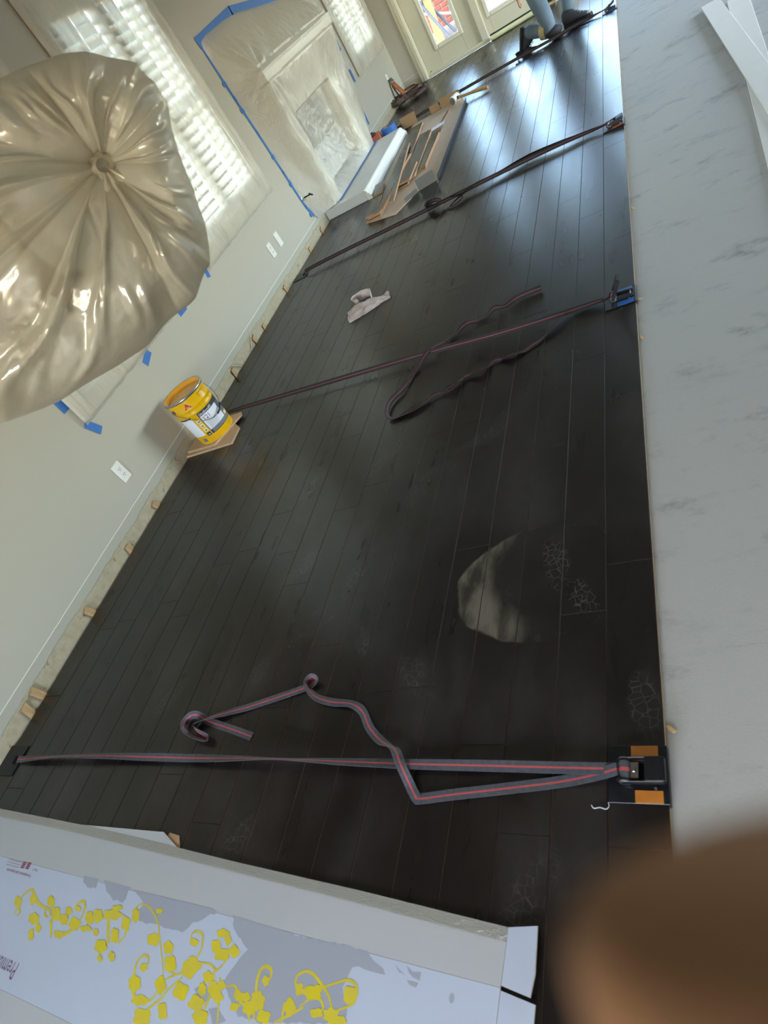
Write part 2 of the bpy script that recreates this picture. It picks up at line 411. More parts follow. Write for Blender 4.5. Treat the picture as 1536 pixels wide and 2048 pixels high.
tag(make('ceiling', g, mat('ceiling white', (216, 210, 198), .8)), 'plain off-white ceiling', kind='structure')
g = G().box(WX-.17, XR+.17, YB-.17, FY+.17, SLAB-.12, SLAB)
tag(make('floor', g, CONC), 'bare grey concrete slab with scuffs and smears', kind='structure')
for (a, b) in WINS: portal((WX-.2, (a+b)/2, 1.44), (1, 0, 0), 1.12, 1.55)
portal((-.99, FY+.25, 1.05), (0, -1, 0), 2.76, 2.1)
portal((-.5, YB-.22, 1.48), (0, 1, 0), 2.2, 1.25)
portal((XR+.22, 7.2, 1.2), (-1, 0, 0), 4.0, 1.8)

# boards of the new floor: 21 rows, butt joints where the photograph shows them
JOINTS = {1: [2.234, 3.514, 4.497, 6.564], 2: [.45, 1.758, 3.822, 4.904], 3: [.66, 2.717, 4.005, 5.3], 4: [1.344, 3.402, 5.482, 6.282], 5: [.836],
          6: [2.029, 4.107], 7: [2.302, 3.305, 4.985], 8: [1.016, 1.8], 9: [3.792], 10: [1.319, 2.196], 11: [2.404], 12: [2.664, 3.152], 13: [1.57], 14: [3.91], 15: [2.449]}
fl = G().box(-21*PW, -.004, YB, FY-.01, SLAB, SLAB+.003)
boards = tag(make('floor', fl, mat('adhesive bed', (70, 58, 46), .8)), 'new floor of dark espresso boards laid lengthwise', kind='structure')
CORE = mat('plywood core', (196, 158, 112), .7, var=.35, vscale=30, stretch=(4, 1, 60))
rnd = random.Random(3)
BEVEL = mat('stained micro bevel', (20, 16, 15), .55, spec=.3)
def plank(x0, x1, y0, y1, b=.0014):
    g = G(); z0, zm, z1 = SLAB+.003, -b, 0
    be = b*.55
    vs = [(x0, y0, z0), (x1, y0, z0), (x1, y1, z0), (x0, y1, z0), (x0, y0, zm), (x1, y0, zm), (x1, y1, zm), (x0, y1, zm),
          (x0+b, y0+be, z1), (x1-b, y0+be, z1), (x1-b, y1-be, z1), (x0+b, y1-be, z1)]
    fs = [(3, 2, 1, 0)]+[(i, (i+1) % 4, 4+(i+1) % 4, 4+i) for i in range(4)]+[(4+i, 4+(i+1) % 4, 8+(i+1) % 4, 8+i) for i in range(4)]+[(8, 9, 10, 11)]
    return g.add(vs, fs, [1]*5+[2]*4+[0])
for k in range(21):
    J = list(JOINTS.get(k, []))
    y = (J[0] if J else rnd.uniform(.2, 1.2))
    lo = y
    while lo > YB+.6: lo -= rnd.choice((.9, 1.2, 1.2)); J.append(lo)
    J = sorted(set(round(v, 3) for v in J)); hi = J[-1]
    while hi < FY-.7: hi += rnd.choice((.75, 1.0, 1.2, 1.2)); J.append(hi)
    J = [v for v in J if YB+.25 < v < FY-.25]
    full = [YB]
    for v in J+[FY-.012]:
        while v-full[-1] > 2.1: full.append(full[-1]+rnd.choice((.95, 1.1, 1.2)))
        full.append(v)
    for a, b in zip(full, full[1:]):
        if b-a < .05: continue
        gp = .0003
        dz = rnd.uniform(-.0004, 0)
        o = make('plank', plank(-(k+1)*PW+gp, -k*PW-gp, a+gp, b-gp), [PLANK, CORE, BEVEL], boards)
        o.location.z += dz

# ------------------------------------------------------------------ garden doors in the end wall
DOOR = mat('cream door paint', (214, 208, 182), .38, spec=.45, var=.04, vscale=3)
BEAD = mat('door glazing bead', (228, 224, 204), .35)
def leaf(name, x0, x1, label, gap, y=FY+.03, sl=.22, sr=.2):
    e = tag(empty(name, ((x0+x1)/2, y, 0)), label, kind='structure'); st = .2
    z0 = gap; zt = 2.07
    gx0, gx1, gz0, gz1 = x0+sl, x1-sr, .255, 1.95
    make('stile', G().box(x0, gx0, y, y+.045, z0, zt, .004), DOOR, e); make('stile', G().box(gx1, x1, y, y+.045, z0, zt, .004), DOOR, e)
    make('rail', G().box(gx0, gx1, y, y+.045, z0, gz0, 0), DOOR, e); make('rail', G().box(gx0, gx1, y, y+.045, gz1, zt, 0), DOOR, e)
    make('glass', G().box(gx0-.005, gx1+.005, y+.018, y+.026, gz0-.005, gz1+.005), LOWE, e)
    for q in ((gx0-.03, gx0+.022, gz0-.03, gz1+.03), (gx1-.022, gx1+.03, gz0-.03, gz1+.03), (gx0+.022, gx1-.022, gz0-.03, gz0+.022), (gx0+.022, gx1-.022, gz1-.022, gz1+.03)):
        make('glazing_bead', G().box(q[0], q[1], y-.014, y+.012, q[2], q[3], .009), BEAD, e)
    return e
e = leaf('door_1', -2.335, -1.575, 'cream glazed garden door beside the corner, fixed shut', .035)
make('sill_rail', G().box(-2.36, -1.555, FY-.015, FY+.05, 0, .05, .012), DOOR, e)
make('handle_plate', G().box(-2.30, -2.27, FY-.012, FY-.004, .055, .066, .002), mat('brass', (190, 150, 80), .35, metal=1), e)
e = leaf('door_2', -1.475, -.665, 'cream glazed garden door behind the kneeling person', .06, sl=.07, sr=.07)
make('gap_shade_strip', G().box(-1.475, -.665, FY+.038, FY+.06, .023, .06), mat('dark gap shade', (46, 46, 46), .7), e)  # added dark strip standing for the shade in the gap under the door
make('lever_handle', G().box(-.75, -.71, FY+.005, FY+.03, .95, 1.13, .004).tube([(-.73, FY+.02, 1.04), (-.73, FY-.03, 1.04), (-.84, FY-.035, 1.04)], .009), mat('brushed nickel', (170, 168, 162), .3, metal=1), e)
leaf('door_3', -.575, .3, 'cream glazed garden door farthest from the corner', .035, sl=.07, sr=.07)
g = G().box(-2.44, -2.337, FY-.022, FY+.09, 0, 2.17, .006).box(-2.40, -2.35, FY-.032, FY-.02, 0, 2.15, .005)
g.box(.302, .4, FY-.022, FY+.02, 0, 2.17, .006).box(-2.337, .302, FY-.022, FY+.02, 2.07, 2.17, .006)
tag(make('trim_1', g, DOOR), 'cream casing around the garden doors', kind='structure')
g = G().box(-1.57, -1.48, FY-.012, FY+.08, 0, 2.08, .006)
tag(make('trim_2', g, DOOR), 'cream mullion between the corner door and the middle one', kind='structure')
g = G().box(-.66, -.58, FY-.012, FY+.08, 0, 2.08, .006)
tag(make('trim_3', g, DOOR), 'cream mullion past the kneeling person', kind='structure')
g = G().box(-1.475, -.665, FY+.0, FY+.17, SLAB, .022, .008)
tag(make('threshold', g, mat('pale oak threshold', (214, 190, 140), .5, var=.2)), 'pale worn threshold under the middle garden door', kind='structure')
g = G().tube([(-1.46, FY-.05, .028), (-.9, FY-.05, .028)], .027, 14)
tag(make('draft_roll', g, mat('cream foam', (226, 224, 178), .7, var=.1, vscale=20), smooth=True, angle=50), 'cream roll of foam lying along the middle door', 'foam roll')

# ------------------------------------------------------------------ windows with shutters
TRIM = mat('white trim paint', (232, 228, 214), .4, var=.03, vscale=5)
SHUT = mat('white shutter paint', (228, 226, 216), .42)
def window(n, a, b, label):
    e = tag(empty('window_%d' % n, (WX, (a+b)/2, .6)), label, kind='structure')
    z0, z1 = .6, 2.3; o0, o1 = a+.1, b-.1
    for q in ((a, o0, z0, z1), (o1, b, z0, z1)): make('casing', G().box(WX+.002, WX+.024, q[0], q[1], q[2], q[3], .005), TRIM, e)
    make('casing', G().box(WX+.002, WX+.024, o0, o1, z0, .68, .005), TRIM, e); make('casing', G().box(WX+.002, WX+.024, o0, o1, 2.2, z1, .005), TRIM, e)
    make('glass', G().box(WX-.135, WX-.13, o0, o1, .68, 2.2), GLASS, e)
    fr = G().box(WX-.155, WX-.11, o0, o0+.045, .68, 2.2, .004).box(WX-.155, WX-.11, o1-.045, o1, .68, 2.2, .004)
    make('sash', fr, TRIM, e); make('sash', G().box(WX-.155, WX-.11, o0+.045, o1-.045, .68, .73, .004), TRIM, e); make('sash', G().box(WX-.155, WX-.11, o0+.045, o1-.045, 1.42, 1.47, .004), TRIM, e)
    mid = (o0+o1)/2
    for p0, p1 in ((o0+.003, mid-.002), (mid+.002, o1-.003)):
        xs = (WX-.03, WX-.002)
        st = make('shutter_frame', G().box(*xs, p0, p0+.05, .69, 2.19, .004), SHUT, e); make('shutter_frame', G().box(*xs, p1-.05, p1, .69, 2.19, .004), SHUT, e)
        make('shutter_frame', G().box(*xs, p0+.05, p1-.05, .69, .79, .004), SHUT, e); make('shutter_frame', G().box(*xs, p0+.05, p1-.05, 2.11, 2.19, .004), SHUT, e)
        z = .825
        T0 = Matrix.Rotation(R(-62), 4, 'Y')
        while z < 2.1:
            T = Matrix.Translation((WX-.018, (p0+p1)/2, z)) @ T0
            make('louver', G().box(-.005, .005, -(p1-p0)/2+.052, (p1-p0)/2-.052, -.036, .036, .004, T=T), SHUT, e); z += .064
    return e
window(1, *WINS[0], 'shuttered window nearest the camera under masking film')
window(2, *WINS[1], 'shuttered window between the fireplace and the wrapped chandelier')
window(3, *WINS[2], 'shuttered window between the fireplace and the garden doors')

BLUE = mat("blue painter's tape", (46, 112, 190), .55, var=.12, vscale=40, bump=.1, bscale=200)
def tape(parent, p, d, L, wd=.024, n=(1, 0, 0), z=.0008):
    n = Vector(n).normalized(); d = Vector(d).normalized(); s = n.cross(d).normalized(); p = Vector(p)
    M = Matrix((( d.x, s.x, n.x, p.x), (d.y, s.y, n.y, p.y), (d.z, s.z, n.z, p.z), (0, 0, 0, 1)))
    jit = random.uniform(-.002, .002)
    return make('tape_strip', G().prism([(-L/2, -wd/2), (L/2+jit, -wd/2), (L/2-jit, wd/2), (-L/2+jit, wd/2)], 0, z, T=M), BLUE, parent)
def window_film(a, b, label, seed, tapes, slant):
    e = tag(empty('masking_film', (WX+.03, (a+b)/2, .56)), label, 'plastic film', 'masking films over the windows')
    rr = random.Random(seed); folds = [(rr.uniform(.02, .98), rr.uniform(.003, .014), rr.uniform(.006, .022), rr.uniform(-slant, slant), rr.uniform(0, 1)) for _ in range(34)]
    z0, z1 = .585, 2.34; ya, yb = a-.015, b+.015
    def fn(u, v):
        z = z0+(z1-z0)*v; y = ya+(yb-ya)*u; x = WX+.036
        for c, wd, am, sl, ph in folds:
            d = (u-(c+sl*(v-.5)))/wd
            if abs(d) < 3: x += am*math.exp(-d*d)*(.5+.5*math.sin(6*v+ph*9))
        x += .006*noise.noise(Vector((y*3, z*2.2, seed)))+.003*noise.noise(Vector((y*11, z*4, seed)))
        edge = min(u, 1-u)/.03
        if edge < 1: x = WX+.028+(x-WX-.028)*max(edge, 0)
        if v < .03: z += .008*noise.noise(Vector((y*14, seed, 3)))
        if v < .05: x = WX+.027+(x-WX-.027)*(v/.05)
        return Vector((max(x, WX+.0262), y, z))
    make('film_sheet', G().grid(fn, 260, 70), FILM_WIN, e, smooth=True)
    for (y, z, dy, dz, L, wd) in tapes: tape(e, (WX+.0264 if a < y < b and .6 < z else WX+.002, y, z), (0, dy, dz), L, wd)
    return e
window_film(*WINS[0], 'clear masking film taped over the window nearest the camera', 1,
            [(2.15, .80, 0, 1, .19, .05), (2.19, .552, .5, -1, .1, .05), (2.83, .553, 1, .35, .10, .045), (3.35, .56, 1, 0, .1, .04)], .10)
window_film(*WINS[1], 'milky pleated masking film over the window behind the wrapped chandelier', 2,
            [(3.835, 1.86, 0, 1, .15, .03), (3.80, .585, .3, 1, .07, .04), (3.83, 1.2, 0, 1, .12, .035)], .16)
window_film(*WINS[2], 'bright crinkled masking film over the window beside the garden doors', 3, [], .06)

# ------------------------------------------------------------------ fireplace, hearth and their film
e = tag(empty('fireplace_surround', (-2.6, 6.52, .09)), 'white wooden fireplace surround and mantel hidden under clear film', 'fireplace')
make('mantel_shelf', G().box(WX, -2.405, 5.585, 7.465, 1.215, 1.265, .006), TRIM, e)
make('header', G().box(WX, -2.555, 5.82, 7.23, .87, 1.215, .004), TRIM, e)
for a, b in ((5.82, 5.99), (7.06, 7.23)):
    make('leg', G().box(WX, -2.56, a, b, .092, .87, .004), TRIM, e)
make('bed_mould', G().box(WX, -2.50, 5.70, 7.35, 1.16, 1.215, .02), TRIM, e)
DARK = mat('soot grey firebox', (112, 112, 112), .8, var=.25)
g = G().box(-3.15, WX-.001, 6.02, 7.02, .095, .11).box(-3.17, -3.15, 6.0, 7.04, .095, .88).box(-3.15, WX-.001, 6.0, 6.02, .095, .88).box(-3.15, WX-.001, 7.02, 7.04, .095, .88).box(-3.15, WX-.001, 6.02, 7.02, .86, .88)
make('firebox', g, DARK, e)
e = tag(empty('hearth', (-2.45, 6.6, 0)), 'raised white hearth slab with moulded front edge on the dark floor', 'hearth')
make('slab', G().box(WX+.002, -2.235, 5.785, 7.40, .001, .088, .004), mat('hearth white', (214, 214, 210), .42, var=.05, vscale=6, bump=.05), e)
prof = [(-2.235, .0), (-2.185, .0), (-2.185, .03), (-2.198, .04), (-2.2, .052), (-2.214, .062), (-2.214, .072), (-2.222, .08), (-2.235, .088)]
g = G(); n = len(prof); g.add([(x, 5.785, z) for x, z in prof]+[(x, 7.40, z) for x, z in prof], [tuple(range(n)), tuple(range(2*n-1, n-1, -1))]+[(i, n+i, n+(i+1) % n, (i+1) % n) for i in range(n)])
make('front_moulding', g, TRIM, e)
def lerp(a, b, t): return a+(b-a)*t
ST = [  # film profiles, wall edge to wall edge along the wall, each from the top tape down to the hearth
 [(WX+.002, 5.45, 1.665), (WX+.002, 5.47, 1.34), (WX+.002, 5.50, .95), (WX+.002, 5.503, .90), (WX+.002, 5.52, .6), (WX+.002, 5.535, .3), (WX+.012, 5.60, .115)],
 [(WX+.002, 5.60, 1.68), (-2.400, 5.575, 1.272), (-2.45, 5.66, .92), (-2.455, 5.668, .88), (-2.50, 5.75, .55), (-2.53, 5.815, .28), (-2.535, 5.88, .094)],
 [(WX+.002, 5.98, 1.695), (-2.398, 5.98, 1.274), (-2.545, 5.985, .87), (-2.548, 5.985, .84), (-2.55, 5.985, .55), (-2.55, 5.98, .28), (-2.535, 5.955, .094)],
 [(WX+.002, 6.03, 1.695), (-2.398, 6.03, 1.274), (-2.545, 6.03, .868), (-2.66, 6.03, .85), (-2.70, 6.035, .5), (-2.66, 6.03, .22), (-2.53, 6.0, .094)],
 [(WX+.002, 6.30, 1.69), (-2.398, 6.30, 1.274), (-2.545, 6.30, .868), (-2.70, 6.30, .845), (-2.76, 6.28, .5), (-2.69, 6.25, .2), (-2.525, 6.22, .094)],
 [(WX+.002, 6.65, 1.65), (-2.398, 6.65, 1.274), (-2.545, 6.65, .868), (-2.70, 6.65, .845), (-2.76, 6.62, .48), (-2.68, 6.6, .2), (-2.525, 6.6, .094)],
 [(WX+.002, 7.0, 1.615), (-2.398, 7.0, 1.274), (-2.545, 7.0, .866), (-2.66, 7.0, .85), (-2.69, 7.0, .5), (-2.65, 7.0, .22), (-2.53, 7.05, .094)],
 [(WX+.002, 7.08, 1.61), (-2.398, 7.08, 1.274), (-2.545, 7.065, .866), (-2.55, 7.065, .84), (-2.55, 7.07, .52), (-2.55, 7.08, .25), (-2.535, 7.14, .094)],
 [(WX+.002, 7.55, 1.56), (-2.400, 7.475, 1.272), (-2.48, 7.40, .9), (-2.483, 7.40, .87), (-2.52, 7.38, .55), (-2.54, 7.34, .28), (-2.545, 7.34, .10)],
 [(WX+.002, 8.06, 1.46), (WX+.002, 8.08, 1.2), (WX+.002, 8.06, .9), (WX+.002, 8.055, .87), (WX+.002, 7.97, .55), (WX+.002, 7.84, .28), (WX+.01, 7.62, .12)]]
US = [0, .14, .24, .262, .38, .54, .648, .67, .80, 1]
e = tag(empty('fireplace_film', (-2.5, 6.6, .09)), 'clear plastic film tented over the mantel and fireplace opening', 'plastic film')
VS = [0, .24, .46, .49, .68, .85, 1]
def film(u, v):
    i = 0
    while i < len(US)-2 and u > US[i+1]: i += 1
    t = (u-US[i])/(US[i+1]-US[i]); j = 0
    while j < len(VS)-2 and v > VS[j+1]: j += 1
    s = (v-VS[j])/(VS[j+1]-VS[j])
    P = [lerp(Vector(ST[i][q]), Vector(ST[i+1][q]), t) for q in (j, j+1)]
    p = lerp(P[0], P[1], s)
    hole = .25 < u < .66 and j >= 3
    # creases fanning out of the mantel corners, billows between
    am = min(1, 9*v, 9*(1-v))*min(1, 8*u, 8*(1-u))
    nz = noise.noise(Vector((p.y*5, p.z*5, 1.3)))*.010+noise.noise(Vector((p.y*14, p.z*9, 4.3)))*.005
    rg = lambda a, b, c: (1-2.6*abs(noise.noise(Vector((a, b, c)))))
    nz += .006*rg(p.y*9+p.z*5, p.z*4, 2.1)+.004*rg(p.y*19-p.z*8, p.z*9, 6.7)
    if hole: nz += .007*rg(p.z*7+p.y*3, p.y*3, 3.2)+.003*rg(p.z*20-p.y*5, p.y*6, 7.2)
    d = Vector((p.y-5.575, p.z-1.27, 0))
    if d.length > .02: nz += (.013 if u < .2 else .005)*math.sin(17*math.atan2(d.y, d.x)+2*math.sin(5*d.length))*min(1, d.length*4)
    if j == 1 and s < .25 or j == 0 and s > .9: am *= .1
    p.x += nz*am+.003*am
    if 5.56 < p.y < 7.49 and 1.19 < p.z < 1.285: p.x = max(p.x, -2.401)
    elif 5.80 < p.y < 7.25 and .865 < p.z <= 1.19: p.x = max(p.x, -2.551)
    elif (5.80 < p.y < 5.995 or 7.055 < p.y < 7.25) and p.z <= .865: p.x = max(p.x, -2.555)
    if not hole: p.x = max(p.x, WX+.0015)
    return p
make('film_sheet', G().grid(film, 260, 200), FILM_FIRE, e, smooth=True)
# tape: along the wall edge, over the top, across the hearth, short cross pieces
seq = [(5.45, 1.70), (5.462, 1.34), (5.49, .95), (5.512, .6), (5.53, .27), (5.57, .16)]
for a, b in zip(seq, seq[1:]):
    y, z = (a[0]+b[0])/2, (a[1]+b[1])/2; tape(e, (WX+.003, y, z), (0, b[0]-a[0], b[1]-a[1]), math.hypot(b[0]-a[0], b[1]-a[1])+.01, .036)
seq = [(5.43, 1.662), (6.2, 1.715), (7.3, 1.60), (8.1, 1.47)]
for a, b in zip(seq, seq[1:]):
    y, z = (a[0]+b[0])/2, (a[1]+b[1])/2; tape(e, (WX+.004, y, z), (0, b[0]-a[0], b[1]-a[1]), math.hypot(b[0]-a[0], b[1]-a[1])+.02, .08)
for y, z in ((5.485, 1.358), (5.51, 1.244), (5.515, 1.137), (5.525, .739), (5.535, .502), (5.57, .20)): tape(e, (WX+.006, y, z), (0, 1, random.uniform(-.1, .5)), random.uniform(.10, .17), .034)
tape(e, (WX+.012, 5.66, .125), (.25, 1, -.12), .2, .03, (1, -.25, 0))
for y, z in ((8.05, .66), (7.83, .26), (8.08, .98)): tape(e, (WX+.006, y, z), (0, .1, 1), .13, .045)
for a, b in ((5.87, 6.28), (6.27, 6.72), (6.7, 7.1), (7.08, 7.36)): tape(e, (-2.52+random.uniform(-.004, .004), (a+b)/2, .0955), (random.uniform(-.012, .012), 1, 0), b-a, .024, (0, 0, 1))
tape(e, (-2.53, 5.90, .097), (.5, 1, 0), .1, .022, (0, 0, 1)); tape(e, (-2.545, 7.38, .098), (.4, 1, 0), .09, .022, (0, 0, 1))
# gas key on the wall
e = tag(empty('gas_valve_key', (WX, 5.561, .331)), 'dark gas key in a chrome plate on the wall beside the fireplace film', 'gas key')
Tw = Matrix.Translation((WX, 5.561, .331)) @ Matrix.Rotation(R(90), 4, 'Y')
make('escutcheon', G().lathe([(.001, .001), (.03, .001), (.028, .006), (.012, .012), (.001, .012)], 20, Tw), mat('chrome', (200, 200, 200), .18, metal=1), e, smooth=True, angle=40)
make('key', G().tube([(WX+.008, 5.561, .331), (WX+.09, 5.565, .328)], .006).tube([(WX+.09, 5.545, .342), (WX+.092, 5.585, .314)], .008), mat('dark bronze', (62, 50, 42), .45, metal=.8), e)

# ------------------------------------------------------------------ outlets
PLATE = mat('white plastic', (236, 234, 226), .35); SLOT = mat('outlet slot', (40, 38, 36), .6)
def outlet(y, z, label, kind=0):
    e = tag(empty('wall_outlet', (WX, y, z)), label, 'outlet', 'wall outlets')
    make('cover_plate', G().box(WX+.0005, WX+.007, y-.036, y+.036, z-.058, z+.058, .003), PLATE, e)
    if kind == 0:
        b = make('receptacle', G().box(WX+.006, WX+.0095, y-.017, y+.017, z-.034, z+.034, .002), PLATE, e)
        for dz in (-.018, .018):
            for q in ((-.008, -.005, .004), (.005, .008, .004)):
                make('slot', G().box(WX+.009, WX+.0099, y+q[0], y+q[1], z+dz-.002, z+dz+.007), SLOT, b)
            make('slot', G().box(WX+.009, WX+.0099, y-.002, y+.002, z+dz-.010, z+dz-.006), SLOT, b)
    else:
        make('jack', G().box(WX+.006, WX+.0095, y-.009, y+.009, z-.012, z+.012, .002), PLATE, e)
outlet(2.10, .29, 'white duplex outlet on the wall nearest the camera, below the bucket')
outlet(4.65, .30, 'white duplex outlet under the pleated window film')
outlet(4.83, .305, 'narrow white wall plate next to the fireplace', 1)
outlet(9.09, .31, 'white outlet beside the garden doors')
# ------------------------------------------------------------------ ratchet straps
WEB = mat('charcoal webbing', (84, 86, 94), .8, var=.3, vscale=90, bump=.3, bscale=500)
RED = mat('red webbing stripe', (196, 84, 82), .8, var=.15, vscale=80)
WEB2 = mat('dark webbing', (40, 35, 36), .8, var=.3, vscale=90); RED2 = mat('faded stripe', (112, 72, 68), .8)
BLACK = mat('black scuffed steel', (34, 36, 40), .42, metal=.4, spec=.5, var=.35, vscale=60)
ZINC = mat('zinc steel', (150, 150, 148), .3, metal=.9, var=.2, vscale=60)
ORANGE = mat('orange tape', (206, 128, 44), .6, var=.15, vscale=40, bump=.2); RUST = mat('orange handle', (176, 92, 46), .55, var=.2)
BLUEP = mat('blue plastic patch', (52, 110, 190), .5, var=.2, vscale=30)
def ribbon(pts, roll=None, wd=.028, n=6, zoff=.0):
    """pts (x, y, z); roll in degrees per point: 0 flat, 90 on edge"""
    P = spline(pts, n); m = len(pts)
    roll = roll or [0]*m
    rl = [v.x for v in spline([(r, 0, 0) for r in roll], n)]
    th = .0013; vs, fs, ms = [], [], []; off = (-.5, -.085, .085, .5)
    for i, p in enumerate(P):
        t = P[min(i+1, len(P)-1)]-P[max(i-1, 0)]; t.z *= .5
        if t.length < 1e-6: t = Vector((1, 0, 0))
        t.normalize(); side = Vector((-t.y, t.x, 0))
        side = side.normalized() if side.length > 1e-4 else Vector((0, 1, 0))
        a = R(rl[i]); w_ = side*math.cos(a)+Vector((0, 0, 1))*math.sin(a); nn = w_.cross(t).normalized()
        if nn.z < 0 and abs(math.cos(a)) > .2: nn = -nn
        c = Vector((p.x, p.y, p.z+abs(math.sin(a))*wd/2+zoff))
        for k in off: vs.append(c+w_*k*wd)
        for k in off: vs.append(c+w_*k*wd-nn*th)
    for i in range(len(P)-1):
        a, b = i*8, (i+1)*8
        for k in range(3):
            fs.append((a+k, a+k+1, b+k+1, b+k)); ms.append(1 if k == 1 else 0)
            fs.append((a+4+k, b+4+k, b+4+k+1, a+4+k+1)); ms.append(1 if k == 1 else 0)
        fs.append((a, b, b+4, a+4)); fs.append((a+3, a+7, b+7, b+3)); ms += [0, 0]
    fs.append((0, 4, 5, 6, 7, 3, 2, 1)); b = (len(P)-1)*8; fs.append((b, b+1, b+2, b+3, b+7, b+6, b+5, b+4)); ms += [0, 0]
    return G().add(vs, fs, ms)
def ratchet(e, cx, cy, rz, patch, handle_deg, tabs):
    M = Matrix.Translation((cx, cy, 0)) @ Matrix.Rotation(R(rz), 4, 'Z')
    pl = make('base_plate', G().box(-.063, .063, -.064, .064, .0012, .005, .001, T=M).box(.0615, .0645, -.064, .064, -.013, .005, .0008, T=M), BLACK, e)
    for (x0, x1, y0, y1) in tabs: make('patch', G().box(x0, x1, y0, y1, .005, .0058, .0003, T=M), patch, pl)
    fr = G()
    for s in (-1, 1):
        T = M @ Matrix.Translation((0, s*.0205, 0)) @ Matrix.Rotation(R(90), 4, 'X')
        fr.prism([(-.03, .006), (.052, .006), (.056, .012), (.052, .019), (-.006, .023), (-.02, .034), (-.034, .033), (-.042, .022), (-.04, .011)], -.0015, .0015, T=T)
    make('ratchet_frame', fr, BLACK, e)
    make('tie_bar', G().tube([M @ Vector((.044, -.02, .013)), M @ Vector((.044, .02, .013))], .004, 10), ZINC, e)
    sp = make('spool', G().tube([M @ Vector((-.022, -.019, .021)), M @ Vector((-.022, .019, .021))], .0125, 16), WEB, e, smooth=True, angle=40)
    make('spool_stripe', G().tube([M @ Vector((-.022, -.004, .021)), M @ Vector((-.022, .004, .021))], .0129, 16), RED, sp, smooth=True, angle=40)
    for s in (-1, 1):
        T = M @ Matrix.Translation((-.022, s*.0235, .021)) @ Matrix.Rotation(R(-90*s), 4, 'X')
        c = make('ratchet_wheel', G().lathe([(.0005, 0), (.0135, 0), (.0135, .003), (.010, .0042), (.0005, .0042)], 18, T), ZINC, e)
    H = M @ Matrix.Translation((-.022, 0, .021)) @ Matrix.Rotation(R(-handle_deg), 4, 'Y')
    h = G()
    for s in (-1, 1): h.box(-.008, .082, s*.0265-.0014, s*.0265+.0014, -.006, .010, .001, T=H)
    h.box(.044, .086, -.0265, .0265, .0075, .0105, .001, T=H).box(.083, .086, -.0265, .0265, -.004, .0105, .001, T=H)
    hd = make('handle', h, BLACK, e)
    make('release_pawl', G().box(.012, .03, -.018, .018, -.001, .003, .001, T=H).box(.018, .024, -.006, .006, .003, .009, .001, T=H), ZINC, e)
    make('bolt', G().ball(M @ Vector((.038, -.032, .008)), .004, n=8), ZINC, e)
def strap(label, ratch, anchor, main, mroll, tail, troll, patch, hd, tabs, web=(WEB, RED), rz=0):
    e = tag(empty('ratchet_strap', (ratch[0], ratch[1], 0)), label, 'strap', 'flooring straps')
    ratchet(e, ratch[0], ratch[1], rz, patch, hd, tabs)
    if anchor:
        ax, ay, ar = anchor; M = Matrix.Translation((ax, ay, 0)) @ Matrix.Rotation(R(ar), 4, 'Z')
        make('anchor_plate', G().box(-.066, .066, -.064, .064, .0012, .0045, .001, T=M).box(-.066, -.0632, -.064, .064, -.012, .0045, .0006, T=M), BLACK, e)
        make('hook_loop', G().box(.025, .032, -.018, .018, .0045, .014, .002, T=M), BLACK, e)
    make('webbing', ribbon(main, mroll), list(web), e)
    if tail: make('loose_webbing', ribbon(tail, troll), list(web), e)
    return e
T1 = [(-.012, .046, .026, .063), (-.006, .052, -.063, -.036)]
def zz(L, z=.004): return [(x, y, z) for x, y in L]
main1 = [(-2.56, .603, .012), (-2.45, .605, .016), (-2.2, .612, .02), (-1.9, .615, .022), (-1.627, .612, .022), (-1.35, .609, .022), (-1.1, .606, .022), (-.835, .602, .02), (-.5, .599, .018), (-.2, .596, .018), (-.085, .592, .026)]
roll1 = [10, -20, -48, -15, 5, -20, -58, -25, 5, 0, 0]
tail1 = [(-.098, .589, .033), (-.15, .582, .016), (-.24, .568, .004), (-.379, .548, .004), (-.512, .530, .004), (-.60, .517, .004), (-.612, .522, .008), (-.632, .548, .012), (-.66, .593, .030), (-.69, .635, .016), (-.715, .65, .006), (-.76, .672, .004), (-.81, .712, .004), (-.851, .765, .004), (-.899, .789, .004), (-.979, .8, .004), (-1.044, .818, .004), (-1.085, .85, .004), (-1.097, .872, .003), (-1.085, .888, .003), (-1.066, .882, .004), (-1.068, .868, .008), (-1.12, .852, .005), (-1.2, .831, .004), (-1.322, .8, .004), (-1.416, .778, .006), (-1.52, .752, .005), (-1.552, .728, .003), (-1.53, .708, .003), (-1.47, .686, .003), (-1.468, .676, .003), (-1.53, .690, .003), (-1.585, .708, .003), (-1.612, .735, .003), (-1.600, .762, .003), (-1.565, .77, .008), (-1.50, .748, .005), (-1.39, .722, .004), (-1.27, .691, .004)]
r1 = [0, 0, 0, 0, 0, 0, 0, 0, 0, 40, 60, 20, 0, 0, 20, 5, 30, 70, 85, 80, 45, 10, 0, 0, 0, 15, 45, 70, 60, 40, 50, 50, 65, 80, 70, 30, 5, 0, 0]
strap('charcoal and red ratchet strap with orange taped plate, closest to the white carton', (-.061, .59), (-2.618, .603, 0), main1, roll1, tail1, r1, ORANGE, 3, T1)
main2 = [(-2.60, 2.862, .012), (-2.383, 2.83, .018), (-2.02, 2.775, .022), (-1.484, 2.715, .022), (-.921, 2.652, .02), (-.597, 2.605, .018), (-.29, 2.59, .018), (-.085, 2.587, .026)]
